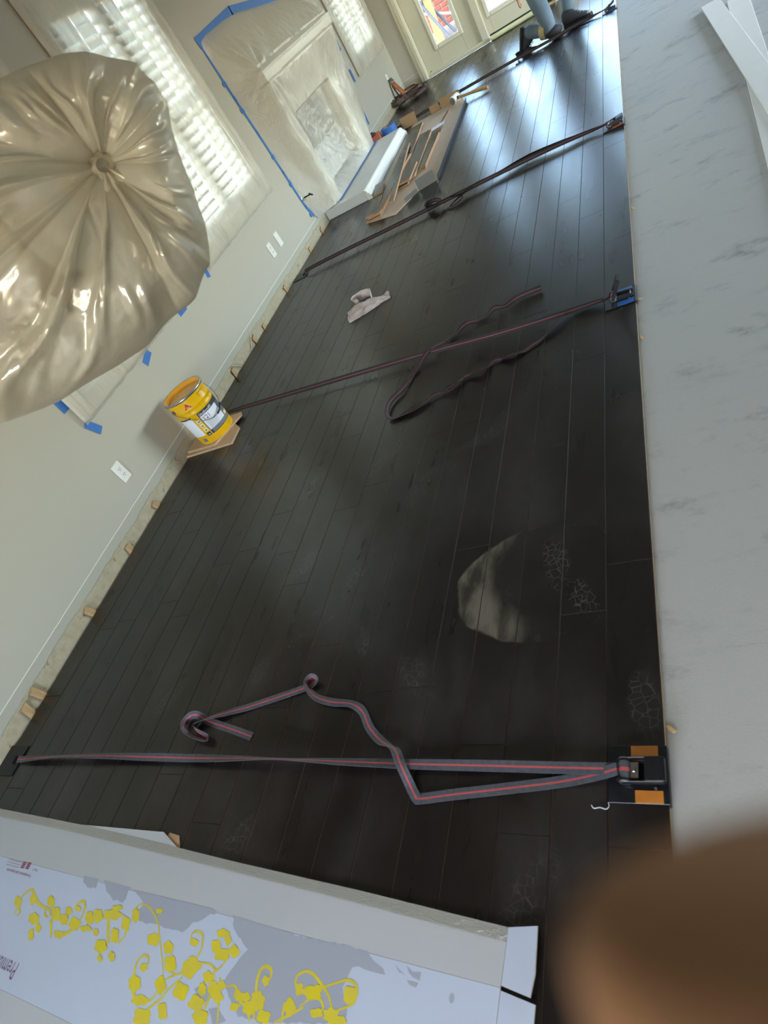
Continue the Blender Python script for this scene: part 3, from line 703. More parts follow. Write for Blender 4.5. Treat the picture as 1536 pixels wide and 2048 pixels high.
tail2 = [(-.098, 2.59, .033), (-.16, 2.605, .014), (-.22, 2.612, .006), (-.294, 2.594, .016), (-.357, 2.507, .006), (-.443, 2.441, .005), (-.533, 2.415, .005), (-.605, 2.42, .005), (-.67, 2.37, .012), (-.746, 2.368, .012), (-.811, 2.315, .006), (-.887, 2.296, .012), (-.982, 2.252, .004), (-1.085, 2.225, .004), (-1.125, 2.248, .003), (-1.142, 2.30, .003), (-1.135, 2.37, .004), (-1.083, 2.445, .006), (-1.051, 2.56, .006), (-.975, 2.66, .03), (-.885, 2.765, .01), (-.80, 2.82, .014), (-.72, 2.844, .006), (-.657, 2.868, .012), (-.604, 2.876, .006), (-.529, 2.905, .004), (-.42, 2.916, .004)]
r2 = [0, 15, 35, 25, 40, -20, 60, -30, 50, -10, 70, -20, 55, 20, 55, 75, 65, 40, -10, 45, -20, 50, -25, 55, 20, 60, 40]
strap('striped ratchet strap with open handle and blue patched plate, hooked behind the bucket', (-.0615, 2.59), (-2.618, 2.862, 0), main2, [0, 20, 45, 50, 55, 60, 30, 0], tail2, r2, BLUEP, 62, [(-.01, .055, -.063, -.03), (-.006, .05, .03, .063)], (WEB2, mat('dull red stripe', (124, 64, 64), .8)))
main3 = [(-2.56, 4.68, .012), (-2.5, 4.672, .02), (-2.09, 4.675, .022), (-1.713, 4.676, .02), (-1.333, 4.69, .02), (-1.012, 4.70, .02), (-.682, 4.70, .02), (-.401, 4.69, .02), (-.204, 4.672, .02), (-.085, 4.655, .026)]
tail3 = [(-.098, 4.655, .033), (-.239, 4.70, .02), (-.405, 4.73, .018), (-.617, 4.775, .014), (-.83, 4.735, .018), (-1.015, 4.70, .024), (-1.129, 4.665, .012), (-1.20, 4.58, .006), (-1.14, 4.55, .006), (-1.08, 4.60, .012), (-1.193, 4.69, .028), (-1.295, 4.70, .03), (-1.386, 4.735, .02), (-1.435, 4.80, .008), (-1.42, 4.86, .008), (-1.336, 4.80, .02), (-1.275, 4.69, .034), (-1.33, 4.655, .03), (-1.40, 4.70, .02), (-1.37, 4.78, .012)]
strap('dark ratchet strap with knotted slack lying between the rag and the board stack', (-.0615, 4.65), (-2.60, 4.68, 0), main3, [0, 50, 70, 70, 60, 60, 65, 60, 30, 0], tail3, [0, 30, 60, 70, 50, 60, 40, 30, 45, 60, 40, 30, 60, 80, 75, 60, 40, 60, 80, 60], RUST, 8, [(-.01, .055, -.063, -.028), (.0, .05, .03, .063)], (WEB2, RED2))
main3b = [(-2.52, 4.66, .012), (-2.09, 4.64, .01), (-1.6, 4.645, .008), (-1.25, 4.65, .006)]
main4 = [(-2.59, 7.75, .012), (-2.3, 7.745, .018), (-1.9, 7.74, .02), (-1.552, 7.74, .02), (-.938, 7.715, .02), (-.622, 7.69, .02), (-.381, 7.69, .02), (-.085, 7.66, .026)]
tail4 = [(-.098, 7.66, .033), (-.2, 7.70, .012), (-.32, 7.74, .008), (-.43, 7.72, .012), (-.5, 7.68, .012), (-.58, 7.70, .008), (-.72, 7.76, .014), (-.82, 7.80, .02), (-.90, 7.78, .03), (-.97, 7.83, .02), (-.99, 7.93, .012), (-.94, 7.96, .012), (-.88, 7.90, .02), (-.82, 7.82, .03), (-.9, 7.76, .024), (-1.0, 7.76, .014)]
strap('dark ratchet strap stretched under the kneeling person', (-.0615, 7.66), (-2.60, 7.75, 0), main4, [0, 60, 75, 70, 60, 50, 60, 0], tail4, [0, 20, 40, 10, 30, 10, 30, 60, 40, 70, 80, 60, 40, 30, 60, 40], BLUEP, 25, [(-.01, .055, -.063, -.03)], (WEB2, RED2))
# coiled spare strap by the corner
e = tag(empty('coiled_strap', (-2.5, 8.98, 0)), 'loose tangled strap with an orange ratchet leaning in the wall corner', 'strap')
rr = random.Random(5); L = []
for k in range(46):
    a = k*.62; ra = .11+.07*math.sin(k*1.7)
    L.append((-2.50+ra*1.5*math.cos(a)+.10*math.sin(k*.13), 8.98+ra*math.sin(a)+.03*math.cos(k*.6), .008+.0016*k+.012*(1+math.sin(k*2.1))))
make('webbing', ribbon(L, [45+35*math.sin(k*.9) for k in range(46)], n=5), [mat('brown webbing', (86, 70, 66), .8), RED2], e)
for c, ra in (((-2.40, 9.06), .085), ((-2.60, 8.86), .07)):
    L = [(c[0]+ra*math.cos(t*.55), c[1]+ra*.8*math.sin(t*.55), .012+.012*t/3) for t in range(13)]
    make('webbing_loop', ribbon(L, [75]*13, n=4), [MATS['brown webbing'], RED2], e)
hd_d = Vector((.14, -.11, -.22)).normalized(); hd_s = hd_d.cross(Vector((0, 0, 1))).normalized(); hd_n = hd_s.cross(hd_d)
T = Matrix(((hd_d.x, hd_s.x, hd_n.x, -2.585), (hd_d.y, hd_s.y, hd_n.y, 9.03), (hd_d.z, hd_s.z, hd_n.z, .165), (0, 0, 0, 1)))
make('ratchet_handle', G().box(-.13, .09, -.028, .028, -.008, .012, .004, T=T), mat('orange scuffed handle', (190, 110, 62), .55, rgb2=(120, 82, 56), vscale=50), e)
make('ratchet_frame', G().box(-.17, -.11, -.033, .033, -.014, .02, .004, T=T), ZINC, e)
make('strap_end', ribbon([(-2.655, 9.09, .27), (-2.655, 9.08, .2), (-2.63, 9.06, .1), (-2.60, 9.03, .03)], [0, 0, 0, 0]), [MATS['brown webbing'], RED2], e)

# ------------------------------------------------------------------ adhesive bucket on plywood offcuts
PLY = mat('plywood offcut', (206, 172, 134), .65, var=.22, vscale=5, stretch=(30, 3, 30))
def slabpoly(name, poly, z0, z1, m, label, cat, group=None):
    return tag(make(name, G().prism(poly, z0, z1), m), label, cat, group)
slabpoly('plywood_offcut', [(-2.672, 2.50), (-2.275, 2.485), (-2.285, 2.63), (-2.34, 2.68), (-2.67, 2.775)], .0005, .013, PLY, 'plywood offcut directly on the dark floor under the bucket', 'plywood', 'plywood pieces under the bucket')
slabpoly('plywood_offcut', [(-2.668, 2.53), (-2.42, 2.51), (-2.315, 2.745), (-2.33, 2.775), (-2.66, 2.79)], .0133, .0255, PLY, 'upper plywood offcut carrying the yellow bucket', 'plywood', 'plywood pieces under the bucket')
BX, BY, BZ = -2.475, 2.655, .0257; BH = .355
YEL = mat('yellow steel pail', (236, 182, 8), .28, spec=.5, coat=.3, var=.04, vscale=6)
LID = mat('amber lid', (232, 162, 40), .3, coat=.4, var=.08, vscale=8)
e = tag(empty('adhesive_bucket', (BX, BY, BZ)), 'yellow metal bucket of floor adhesive with white and charcoal label', 'bucket')
TB = Matrix.Translation((BX, BY, BZ))
prof = [(.001, .004), (.128, .004), (.130, 0), (.1325, 0), (.1335, .006), (.136, .06), (.1385, .15), (.1405, .225), (.1435, .232), (.1435, .24), (.141, .247), (.1418, .262), (.1448, .27), (.1448, .278), (.1425, .285), (.144, .335), (.145, BH-.006), (.14, BH-.006), (.135, BH-.05), (.001, BH-.05)]
make('pail', G().lathe(prof, 56, TB, cap0=False, cap1=False), YEL, e, smooth=True, angle=35)
def rad(v):
    pts = [(.0, .1335), (.06, .136), (.15, .1385), (.225, .1405), (.285, .1425), (.355, .145)]
    for (a, b), (c, d) in zip(pts, pts[1:]):
        if v <= c: return lerp(b, d, (v-a)/(c-a))
    return .145
make('rim', G().lathe([(.143, BH-.012), (.150, BH-.012), (.1535, BH-.006), (.1535, BH), (.150, BH+.005), (.145, BH+.005), (.142, BH)], 56, TB, cap0=False, cap1=False), mat('grey rolled steel rim', (164, 166, 166), .3, metal=.8), e, smooth=True)
make('lid', G().lathe([(.144, BH+.003), (.139, BH+.001), (.136, BH-.02), (.128, BH-.026), (.12, BH-.022), (.115, BH-.022), (.001, BH-.020)], 56, TB, cap0=False, cap1=False), LID, e, smooth=True)
def cyl(a, v, off=.0006):
    r = rad(v)+off; return Vector((BX+r*math.cos(a), BY+r*math.sin(a), BZ+v))
def patch(name, a0, a1, v0, v1, m, parent, off=.0006):
    return make(name, G().grid(lambda u, t: cyl(lerp(R(a0), R(a1), u), lerp(v0, v1, t), off), max(2, int(abs(a1-a0)/4)+2), 4), m, parent, smooth=True)
def btext(txt, a, v, size, m, parent, name='lettering', xs=1., off=.0012):
    g = G()
    text_geo(txt, size, lambda q: cyl(R(a)+q.x/.142, v+q.y, off), g, xs=xs); return make(name, g, m, parent)
INK = mat('charcoal print', (52, 54, 60), .5); WHP = mat('label white', (232, 234, 240), .45); SLATE = mat('photo print grey', (120, 128, 136), .4, rgb2=(70, 76, 84), vscale=40)
REDP = mat('red logo print', (206, 60, 30), .45); CREAM = mat('icon print', (236, 222, 170), .5)
lab = patch('label', -56, 34, .052, .225, INK, e)
patch('label_field', -54, 8, .082, .195, WHP, lab, .0009)
patch('label_photo', 9, 33, .105, .19, SLATE, lab, .0009)
patch('label_photo_floor', 12, 33, .08, .102, CREAM, lab, .0009)
btext('SikaBond®', -53.5, .199, .026, WHP, lab, xs=.95)
btext('T21', -51, .158, .040, INK, lab, xs=.95)
for k, t in enumerate(('All-In-One', 'Wood Flooring Adhesive', 'Adhesivo para pisos de', 'madera Todo en Uno', 'Adhésif pour plancher', 'de bois Tout-en-Un')):
    btext(t, -48, .138-k*.0105, .0088, INK, lab)
for k in range(3): patch('label_line', -50, 30, .058+k*.008, .0615+k*.008, mat('label line print', (176, 180, 188), .5), lab, .0009)
patch('side_label', -118, -76, .07, .215, WHP, e); patch('side_label_band', -118, -76, .215, .225, INK, e)
for k in range(4):
    patch('pictogram', -71, -59, .052+k*.036, .080+k*.036, CREAM if k else INK, e)
    patch('pictogram_mark', -68, -62, .06+k*.036, .066+k*.036, INK if k else CREAM, e, .0009)
patch('barcode', -96, -84, .02, .048, mat('slate blue print', (96, 104, 140), .5), e)
g = G(); tri = [(-.026, 0), (.026, 0), (0, .042)]
g.add([cyl(R(-60)+x/.142, .282+y, .002) for x, y in tri], [(0, 1, 2)]); lg = make('logo', g, REDP, e)
btext('Sika', -65.2, .288, .017, mat('logo white', (240, 226, 190), .5), lg, off=.0027)
btext('SIKABOND-T21', -20, .318, .011, INK, e, off=.002); btext('adhesive', -19, .303, .009, INK, e, off=.002)
btext('Made in U.S.A.', 0, .028, .008, INK, e)
for a in (-108, 72):
    T = Matrix.Translation(cyl(R(a), .30, -.001)) @ Matrix.Rotation(R(a), 4, 'Z') @ Matrix.Rotation(R(90), 4, 'Y')
    make('handle_ear', G().lathe([(.001, 0), (.015, 0), (.014, .006), (.008, .010), (.001, .010)], 16, T), ZINC, e, smooth=True, angle=40)
def bail(t):
    a = lerp(R(-108), R(72), t); s = math.sin(math.pi*t); v = .30-.16*s**1.1
    r = rad(max(v, 0))+.012+.012*s; return Vector((BX+r*math.cos(a), BY+r*math.sin(a), BZ+v))
h = make('bail_handle', G().tube([bail(t/40) for t in range(41)], .0022, 6), ZINC, e, smooth=True)
make('grip', G().tube([bail(.52+.02*k) for k in range(9)], .0068, 10), mat('black plastic', (26, 27, 30), .4), h, smooth=True, angle=40)
e.scale = (.9, .9, .9)

# ------------------------------------------------------------------ shims along the wall
SHIM = mat('cedar shim', (198, 166, 122), .7, rgb2=(164, 126, 84), vscale=40, stretch=(1, 1, .2))
shims = [(5.55, .055, 12), (5.17, .05, -8), (4.50, .06, 10), (3.95, .045, -6), (3.77, .06, 8), (3.35, .065, 0), (2.10, .05, 20), (1.76, .05, -12), (1.36, .06, 15), (.905, .075, 8), (.81, .07, -10)]
where = ['below the gas key', 'second from the hearth', 'next to the knotted strap', 'standing alone across from the rag', 'below the pleated window film', 'just past the bucket',
         'just below the near outlet', 'first before the outlet', 'second before the outlet', 'tall and broad, third before the outlet', 'last one before the strap plate']
for (y, h, tl), wh in zip(shims, where):
    T = Matrix.Translation((WX+.0085, y, -.011)) @ Matrix.Rotation(R(tl), 4, 'X')
    g = G(); b = .017
    g.add([T @ Vector(q) for q in ((-.002, -b, 0), (.002, -b, 0), (.002, b, 0), (-.002, b, 0), (-.005, -b*1.1, h), (.005, -b*1.1, h), (.006, b, h*1.12), (-.005, b, h*1.12))],
          [(3, 2, 1, 0), (4, 5, 6, 7), (0, 1, 5, 4), (1, 2, 6, 5), (2, 3, 7, 6), (3, 0, 4, 7)])
    tag(make('wood_shim', g, SHIM), 'small cedar shim wedged at the wall foot, '+wh, 'shim', 'shims along the wall')
# splinters of reed standing in the gap
for y, t, wh in ((3.63, 1, 'nearer the rag'), (3.46, -1, 'nearer the bucket')):
    g = G()
    for k in range(2): g.tube([(WX+.012+.006*k, y+.02*k, -.006), (WX+.012+.018*k, y+.10*t+.02*k, .075)], .0016, 5)
    tag(make('wire_tie', g, mat('dry straw', (120, 96, 70), .8)), 'pair of thin stiff straws poking out of the floor gap '+wh, 'straw', 'straws in the floor gap')

# ------------------------------------------------------------------ rag
def rag():
    g = G(); A = Vector((-1.745, 3.50, 0)); B = Vector((-1.455, 3.585, 0)); ax = (B-A); L = ax.length; ax.normalize(); sd = Vector((-ax.y, ax.x, 0))
    def fn(u, v):
        wd = .055+.012*math.sin(5*u)+.018*(1-u); t = (v-.5)*2
        p = A+ax*(u*L)+sd*(t*wd); h = .012+.028*(1-t*t)*math.sin(math.pi*min(1, u*1.1+.06))**.6
        h += .010*noise.noise(Vector((u*9, v*5, 2)))+.006*math.sin(9*v+5*u)
        h -= .014*math.exp(-((t+.15+.5*(u-.5))/.16)**2)*(u > .3)
        if min(v, 1-v) < .08: h = .002
        return Vector((p.x+.006*noise.noise(Vector((u*7, v*6, 5))), p.y+.01*noise.noise(Vector((u*8, v*3, 7))), max(h, .0015)))
    g.grid(fn, 40, 22)
    return g
def rag2():
    g = G(); c = Vector((-1.665, 3.63, 0))
    def fn(u, v):
        a = u*math.pi*1.55-.3; r = .045+.012*v
        return Vector((c.x+1.35*r*math.cos(a)-.01, c.y+.9*r*math.sin(a)+.035, .003+v*.05+.006*noise.noise(Vector((u*6, v*3, 1)))))
    return g.grid(fn, 30, 8)
CLOTH = mat('stained rag', (212, 200, 190), .9, rgb2=(176, 158, 152), vscale=26, bump=.5, bscale=300)
e = tag(empty('rag', (-1.6, 3.55, 0)), 'crumpled pinkish-white rag lying on the dark floor', 'rag')
make('fold', rag(), CLOTH, e, smooth=True); make('rolled_end', rag2(), CLOTH, e, smooth=True)

# ------------------------------------------------------------------ board offcuts on an opened carton
KRAFT = mat('kraft cardboard', (176, 142, 104), .75, var=.12, vscale=5); KRAFTIN = mat('pale kraft inside', (204, 182, 156), .75, var=.1, vscale=5)
PRINTD = mat('dark carton print', (46, 42, 48), .5); GREYC = mat('grey carton print', (150, 148, 140), .6)
e = tag(empty('open_carton', (-1.8, 6.3, 0)), 'opened flat kraft carton tray on the dark floor under the board offcuts', 'carton')
bot = [(-2.08, 5.16), (-1.76, 5.02), (-1.62, 5.30), (-1.44, 5.36), (-1.475, 7.30), (-1.56, 7.55), (-2.165, 7.62), (-2.15, 6.4)]
make('base_sheet', G().prism(bot, .0012, .005), KRAFTIN, e)
def wallstrip(p, q, h, m, name='side_flap', lean=(0, 0)):
    p = Vector((*p, .004)); q = Vector((*q, .004)); up = Vector((lean[0], lean[1], h)); d = (q-p).normalized(); nn = d.cross(up).normalized()*.002
    make(name, G().add([p-nn, q-nn, q+up-nn, p+up-nn, p+nn, q+nn, q+up+nn, p+up+nn], [(0, 1, 2, 3), (7, 6, 5, 4), (0, 4, 5, 1), (1, 5, 6, 2), (2, 6, 7, 3), (3, 7, 4, 0)], 0), m, e)
wallstrip((-1.44, 5.36), (-1.475, 7.30), .035, PRINTD, lean=(.012, 0))
wallstrip((-1.60, 5.30), (-1.455, 5.36), .10, GREYC, lean=(.02, -.05)); wallstrip((-1.70, 5.18), (-1.61, 5.29), .05, GREYC, lean=(.02, -.05))
wallstrip((-1.56, 7.55), (-1.80, 7.59), .09, KRAFT); wallstrip((-1.82, 7.60), (-1.93, 7.61), .07, KRAFT, lean=(0, .01)); wallstrip((-2.10, 7.62), (-2.28, 7.62), .11, KRAFT, lean=(0, .02))
BTOP = PLANK; BSIDE = mat('board edge ply', (206, 164, 122), .7, rgb2=(150, 108, 78), vscale=3, stretch=(2, 2, 420))
specs = [ # x, y0, y1, z layer, yaw deg, width, description
 (-2.02, 5.62, 7.42, 0, 3.5, .127, 'long board offcut against the hearth in the bottom layer'),
 (-1.85, 5.60, 6.95, 0, 1.5, .127, 'bottom board offcut in the middle of the stack'),
 (-1.70, 5.78, 6.75, 0, .5, .127, 'bottom board offcut on the side of the bare carton'),
 (-1.97, 5.72, 7.35, 1, 4.5, .127, 'long board offcut reaching towards the mallet'),
 (-1.80, 5.66, 6.80, 1, 3., .127, 'middle board offcut with a pale side, second layer'),
 (-1.66, 5.80, 6.62, 1, 1., .05, 'narrow ripped offcut on the side of the bare carton'),
 (-1.93, 5.12, 6.35, 2, -1., .06, 'narrow offcut poking out at the front end'),
 (-2.00, 5.14, 5.58, 0, 2., .127, 'short offcut at the front corner, bottom'),
 (-1.985, 5.16, 5.62, 1, 0., .127, 'short offcut at the front corner, second up'),
 (-2.035, 5.16, 5.55, 2, 5., .10, 'short offcut topping the front corner'),
 (-1.90, 5.18, 6.7, 3, 7., .045, 'long thin strip lying slantwise on top'),
 (-1.80, 5.58, 5.98, 2, 2., .127, 'short top offcut with a pale end beside the grey flap'),
 (-2.12, 5.68, 6.0, 1, 12., .09, 'short skewed offcut nearest the hearth moulding'),
 (-1.68, 6.95, 7.30, 0, -4., .03, 'thin strip lying alone near the mallet'),
]
for (x, y0, y1, k, yaw, wd, lb) in specs:
    T = Matrix.Translation((x, (y0+y1)/2, .0052+k*.0152)) @ Matrix.Rotation(R(yaw), 4, 'Z'); L = (y1-y0)/2
    g = G(); v = [T @ Vector(q) for q in ((-wd/2, -L, 0), (wd/2, -L, 0), (wd/2, L, 0), (-wd/2, L, 0), (-wd/2, -L, .015), (wd/2, -L, .015), (wd/2, L, .015), (-wd/2, L, .015))]
    g.add(v, [(3, 2, 1, 0), (4, 5, 6, 7), (0, 1, 5, 4), (1, 2, 6, 5), (2, 3, 7, 6), (3, 0, 4, 7)], [1, 0, 1, 1, 1, 1])
    tag(make('board_offcut', g, [BTOP, BSIDE]), lb, 'board', 'board offcuts on the carton')
g = G().box(-1.80, -1.66, 6.88, 7.02, .0055, .007)
T = Matrix.Translation((-1.72, 6.9, .0206)) @ Matrix.Rotation(R(12), 4, 'Z')
tag(make('paper_sheet', G().prism([(-.08, -.06), (.07, -.05), (.08, .06), (-.06, .05)], 0, .001, T=T), mat('white paper', (226, 228, 232), .7)), 'small white sheet of paper among the board offcuts', 'paper')

# ------------------------------------------------------------------ mallet, tape roll, orange case
e = tag(empty('mallet', (-1.6, 7.46, 0)), 'white rubber mallet with a wooden handle lying across the carton', 'mallet')
hx, hy, hz = -1.60, 7.44, .052
Td = Matrix.Translation((hx, hy, hz)) @ Matrix.Rotation(R(-24), 4, 'Z') @ Matrix.Rotation(R(90), 4, 'X')
make('head', G().lathe([(.001, -.055), (.034, -.055), (.040, -.049), (.041, -.03), (.036, 0), (.041, .03), (.040, .049), (.034, .055), (.001, .055)], 26, Td, mi=[0, 0, 0, 0, 0, 0, 0, 1, 1]), [mat('white rubber', (222, 220, 212), .6), mat('scuffed rubber face', (120, 118, 108), .8)], e, smooth=True, angle=40)
hv = Vector((math.cos(R(-24)), math.sin(R(-24)), 0)); P0 = Vector((hx, hy, hz))
make('handle', G().tube([P0+hv*.03, P0+hv*.06, P0+hv*.12+Vector((0, 0, -.005)), P0+hv*.25+Vector((0, 0, -.012)), P0+hv*.38+Vector((0, 0, -.022)), P0+hv*.41+Vector((0, 0, -.024))], [.010, .013, .012, .014, .017, .015], 12), mat('ash handle', (196, 150, 96), .55, var=.15, vscale=10), e, smooth=True, angle=60)
make('collar', G().tube([P0+hv*.036, P0+hv*.05], .016, 14), mat('black plastic', (26, 27, 30), .4), e)
e = tag(empty('tape_roll', (-2.42, 7.60, 0)), "wide roll of blue painter's tape standing behind the hearth", 'tape roll')
TT = Matrix.Translation((-2.42, 7.60, .001)) @ Matrix.Rotation(R(0), 4, 'X')
make('tape_wound', G().lathe([(.050, .0), (.084, .0), (.085, .004), (.085, .118), (.084, .122), (.050, .122), (.050, .0)], 36, TT, cap0=False, cap1=False), BLUE, e, smooth=True, angle=40)
make('core', G().lathe([(.046, .002), (.0498, .002), (.0498, .12), (.046, .12), (.046, .002)], 30, TT, cap0=False, cap1=False), KRAFT, e, smooth=True, angle=40)
e = tag(empty('tool_case', (-2.58, 7.60, 0)), 'small orange tool pouch with dark hardware beside the tape roll', 'tool pouch')
TP = Matrix.Translation((-2.572, 7.57, .001)) @ Matrix.Rotation(R(14), 4, 'Z')
make('body', G().box(-.06, .055, -.09, .08, 0, .12, .016, T=TP), mat('orange vinyl', (196, 92, 58), .5, var=.2, vscale=30), e)
make('top_clip', G().box(-.04, .01, -.06, .0, .12, .145, .006, T=TP).box(-.05, -.02, .03, .06, .12, .15, .006, T=TP), mat('dark hardware', (70, 60, 56), .5), e)
g = G().tube([(-2.33, 7.68, .015), (-2.28, 7.67, .015), (-2.19, 7.655, .014)], [.014, .012, .013], 10)
tag(make('pry_tool', g, mat('dark tool steel', (66, 68, 76), .4, metal=.6), smooth=True), 'dark steel pry tool between the tape roll and the carton flap', 'pry tool')

# ------------------------------------------------------------------ white boards leaning over each other on the slab
WB = mat('primed white board', (226, 224, 216), .45, var=.03)
def strip(p, q, wd, z0, z1, t, label):
    p = Vector((*p, z0)); q = Vector((*q, z1)); d = (q-p); L = d.length; d.normalize(); s = Vector((d.y, -d.x, 0)).normalized(); n = s.cross(d)
    if n.z < 0: n = -n
    M = Matrix(((d.x, s.x, n.x, p.x), (d.y, s.y, n.y, p.y), (d.z, s.z, n.z, p.z), (0, 0, 0, 1)))
    g = G().box(0, L, -wd/2, wd/2, 0, t, .0015, T=M)
    tag(make('white_board', g, WB), label, 'board', 'white boards on the concrete')
strip((.79, 5.99), (.60, 2.55), .125, SLAB+.0005, SLAB+.0005, .014, 'white primed board flat on the concrete, the lower of two crossed ones')
strip((.635, 6.12), (.745, 2.9), .118, SLAB+.016, SLAB+.016, .014, 'white primed board crossing on top of the other one')
# ------------------------------------------------------------------ flattened white carton beside the camera
VINE_STEMS = [[(-1.48, 0.155), (-1.482, 0.17), (-1.465, 0.183), (-1.433, 0.183), (-1.398, 0.169), (-1.368, 0.15), (-1.34, 0.12), (-1.307, 0.083), (-1.284, 0.055), (-1.268, 0.036), 0.0039], [(-1.2, 0.12), (-1.216, 0.127), (-1.22, 0.14), (-1.205, 0.147), (-1.183, 0.142), (-1.17, 0.119), (-1.172, 0.097), (-1.183, 0.078), (-1.197, 0.063), (-1.219, 0.05), (-1.249, 0.049), (-1.276, 0.061), 0.0052], [(-1.354, 0.045), (-1.345, 0.055), (-1.35, 0.068), (-1.368, 0.071), (-1.385, 0.059), (-1.385, 0.036), (-1.371, 0.012), (-1.358, -0.012), (-1.318, -0.023), (-1.284, -0.015), (-1.27, 0.01), (-1.266, 0.028), (-1.219, 0.05), 0.0061], [(-1.164, 0.083), (-1.121, 0.085), (-1.095, 0.076), (-1.08, 0.089), (-1.07, 0.103), 0.0044], [(-1.102, 0.077), (-1.088, 0.038), (-1.091, 0.006), (-1.1, -0.027), 0.0061], [(-1.075, 0.065), (-1.056, 0.023), (-1.038, -0.022), 0.0052], [(-1.052, 0.048), (-1.022, 0.056), (-1.003, 0.044), (-0.986, 0.023), (-1.002, 0.017), 0.0044], [(-0.927, 0.075), (-0.917, 0.088), (-0.923, 0.103), (-0.944, 0.106), (-0.955, 0.094), (-0.955, 0.074), (-0.948, 0.052), (-0.941, 0.03), (-0.931, 0.002), 0.007], [(-0.829, 0.075), (-0.84, 0.088), (-0.84, 0.103), (-0.82, 0.114), (-0.796, 0.112), (-0.767, 0.097), (-0.746, 0.084), (-0.728, 0.065), (-0.709, 0.04), 0.0057], [(-0.765, 0.091), (-0.73, 0.105), (-0.7, 0.115), (-0.677, 0.111), (-0.668, 0.096), (-0.673, 0.078), (-0.686, 0.069), (-0.714, 0.057), 0.0057], [(-0.851, 0.012), (-0.855, 0.037), (-0.845, 0.055), (-0.83, 0.049), (-0.829, 0.031), 0.0061], [(-0.812, 0.048), (-0.79, 0.066), (-0.763, 0.07), (-0.748, 0.058), (-0.755, 0.047), (-0.769, 0.048), 0.0044], [(-0.999, 0.036), (-0.964, 0.019), (-0.943, 0.0), 0.0052], [(-0.873, 0.009), (-0.825, 0.035), (-0.801, 0.05), 0.0052], [(-1.295, -0.044), (-1.275, -0.028), (-1.25, -0.008), (-1.235, 0.015), (-1.201, 0.046), 0.0052], [(-2.026, 0.09), (-2.016, 0.1), (-2.032, 0.109), (-2.045, 0.102), (-2.04, 0.091), 0.0057], [(-2.067, 0.12), (-2.054, 0.136), (-2.038, 0.156), (-2.014, 0.167), (-1.99, 0.155), (-1.948, 0.136), (-1.912, 0.128), (-1.874, 0.124), (-1.85, 0.11), 0.0083], [(-1.736, 0.142), (-1.75, 0.146), (-1.744, 0.158), (-1.728, 0.163), (-1.712, 0.155), (-1.701, 0.138), (-1.701, 0.119), (-1.713, 0.105), 0.007], [(-1.845, 0.1), (-1.827, 0.086), (-1.799, 0.057), 0.0076], [(-1.799, 0.073), (-1.766, 0.067), (-1.731, 0.079), (-1.712, 0.092), 0.0108], [(-1.581, 0.141), (-1.561, 0.113), (-1.533, 0.074), 0.0096], [(-1.493, 0.082), (-1.478, 0.103), (-1.488, 0.129), (-1.514, 0.138), 0.0057], [(-1.894, 0.122), (-1.882, 0.109), (-1.86, 0.104), 0.0051]]
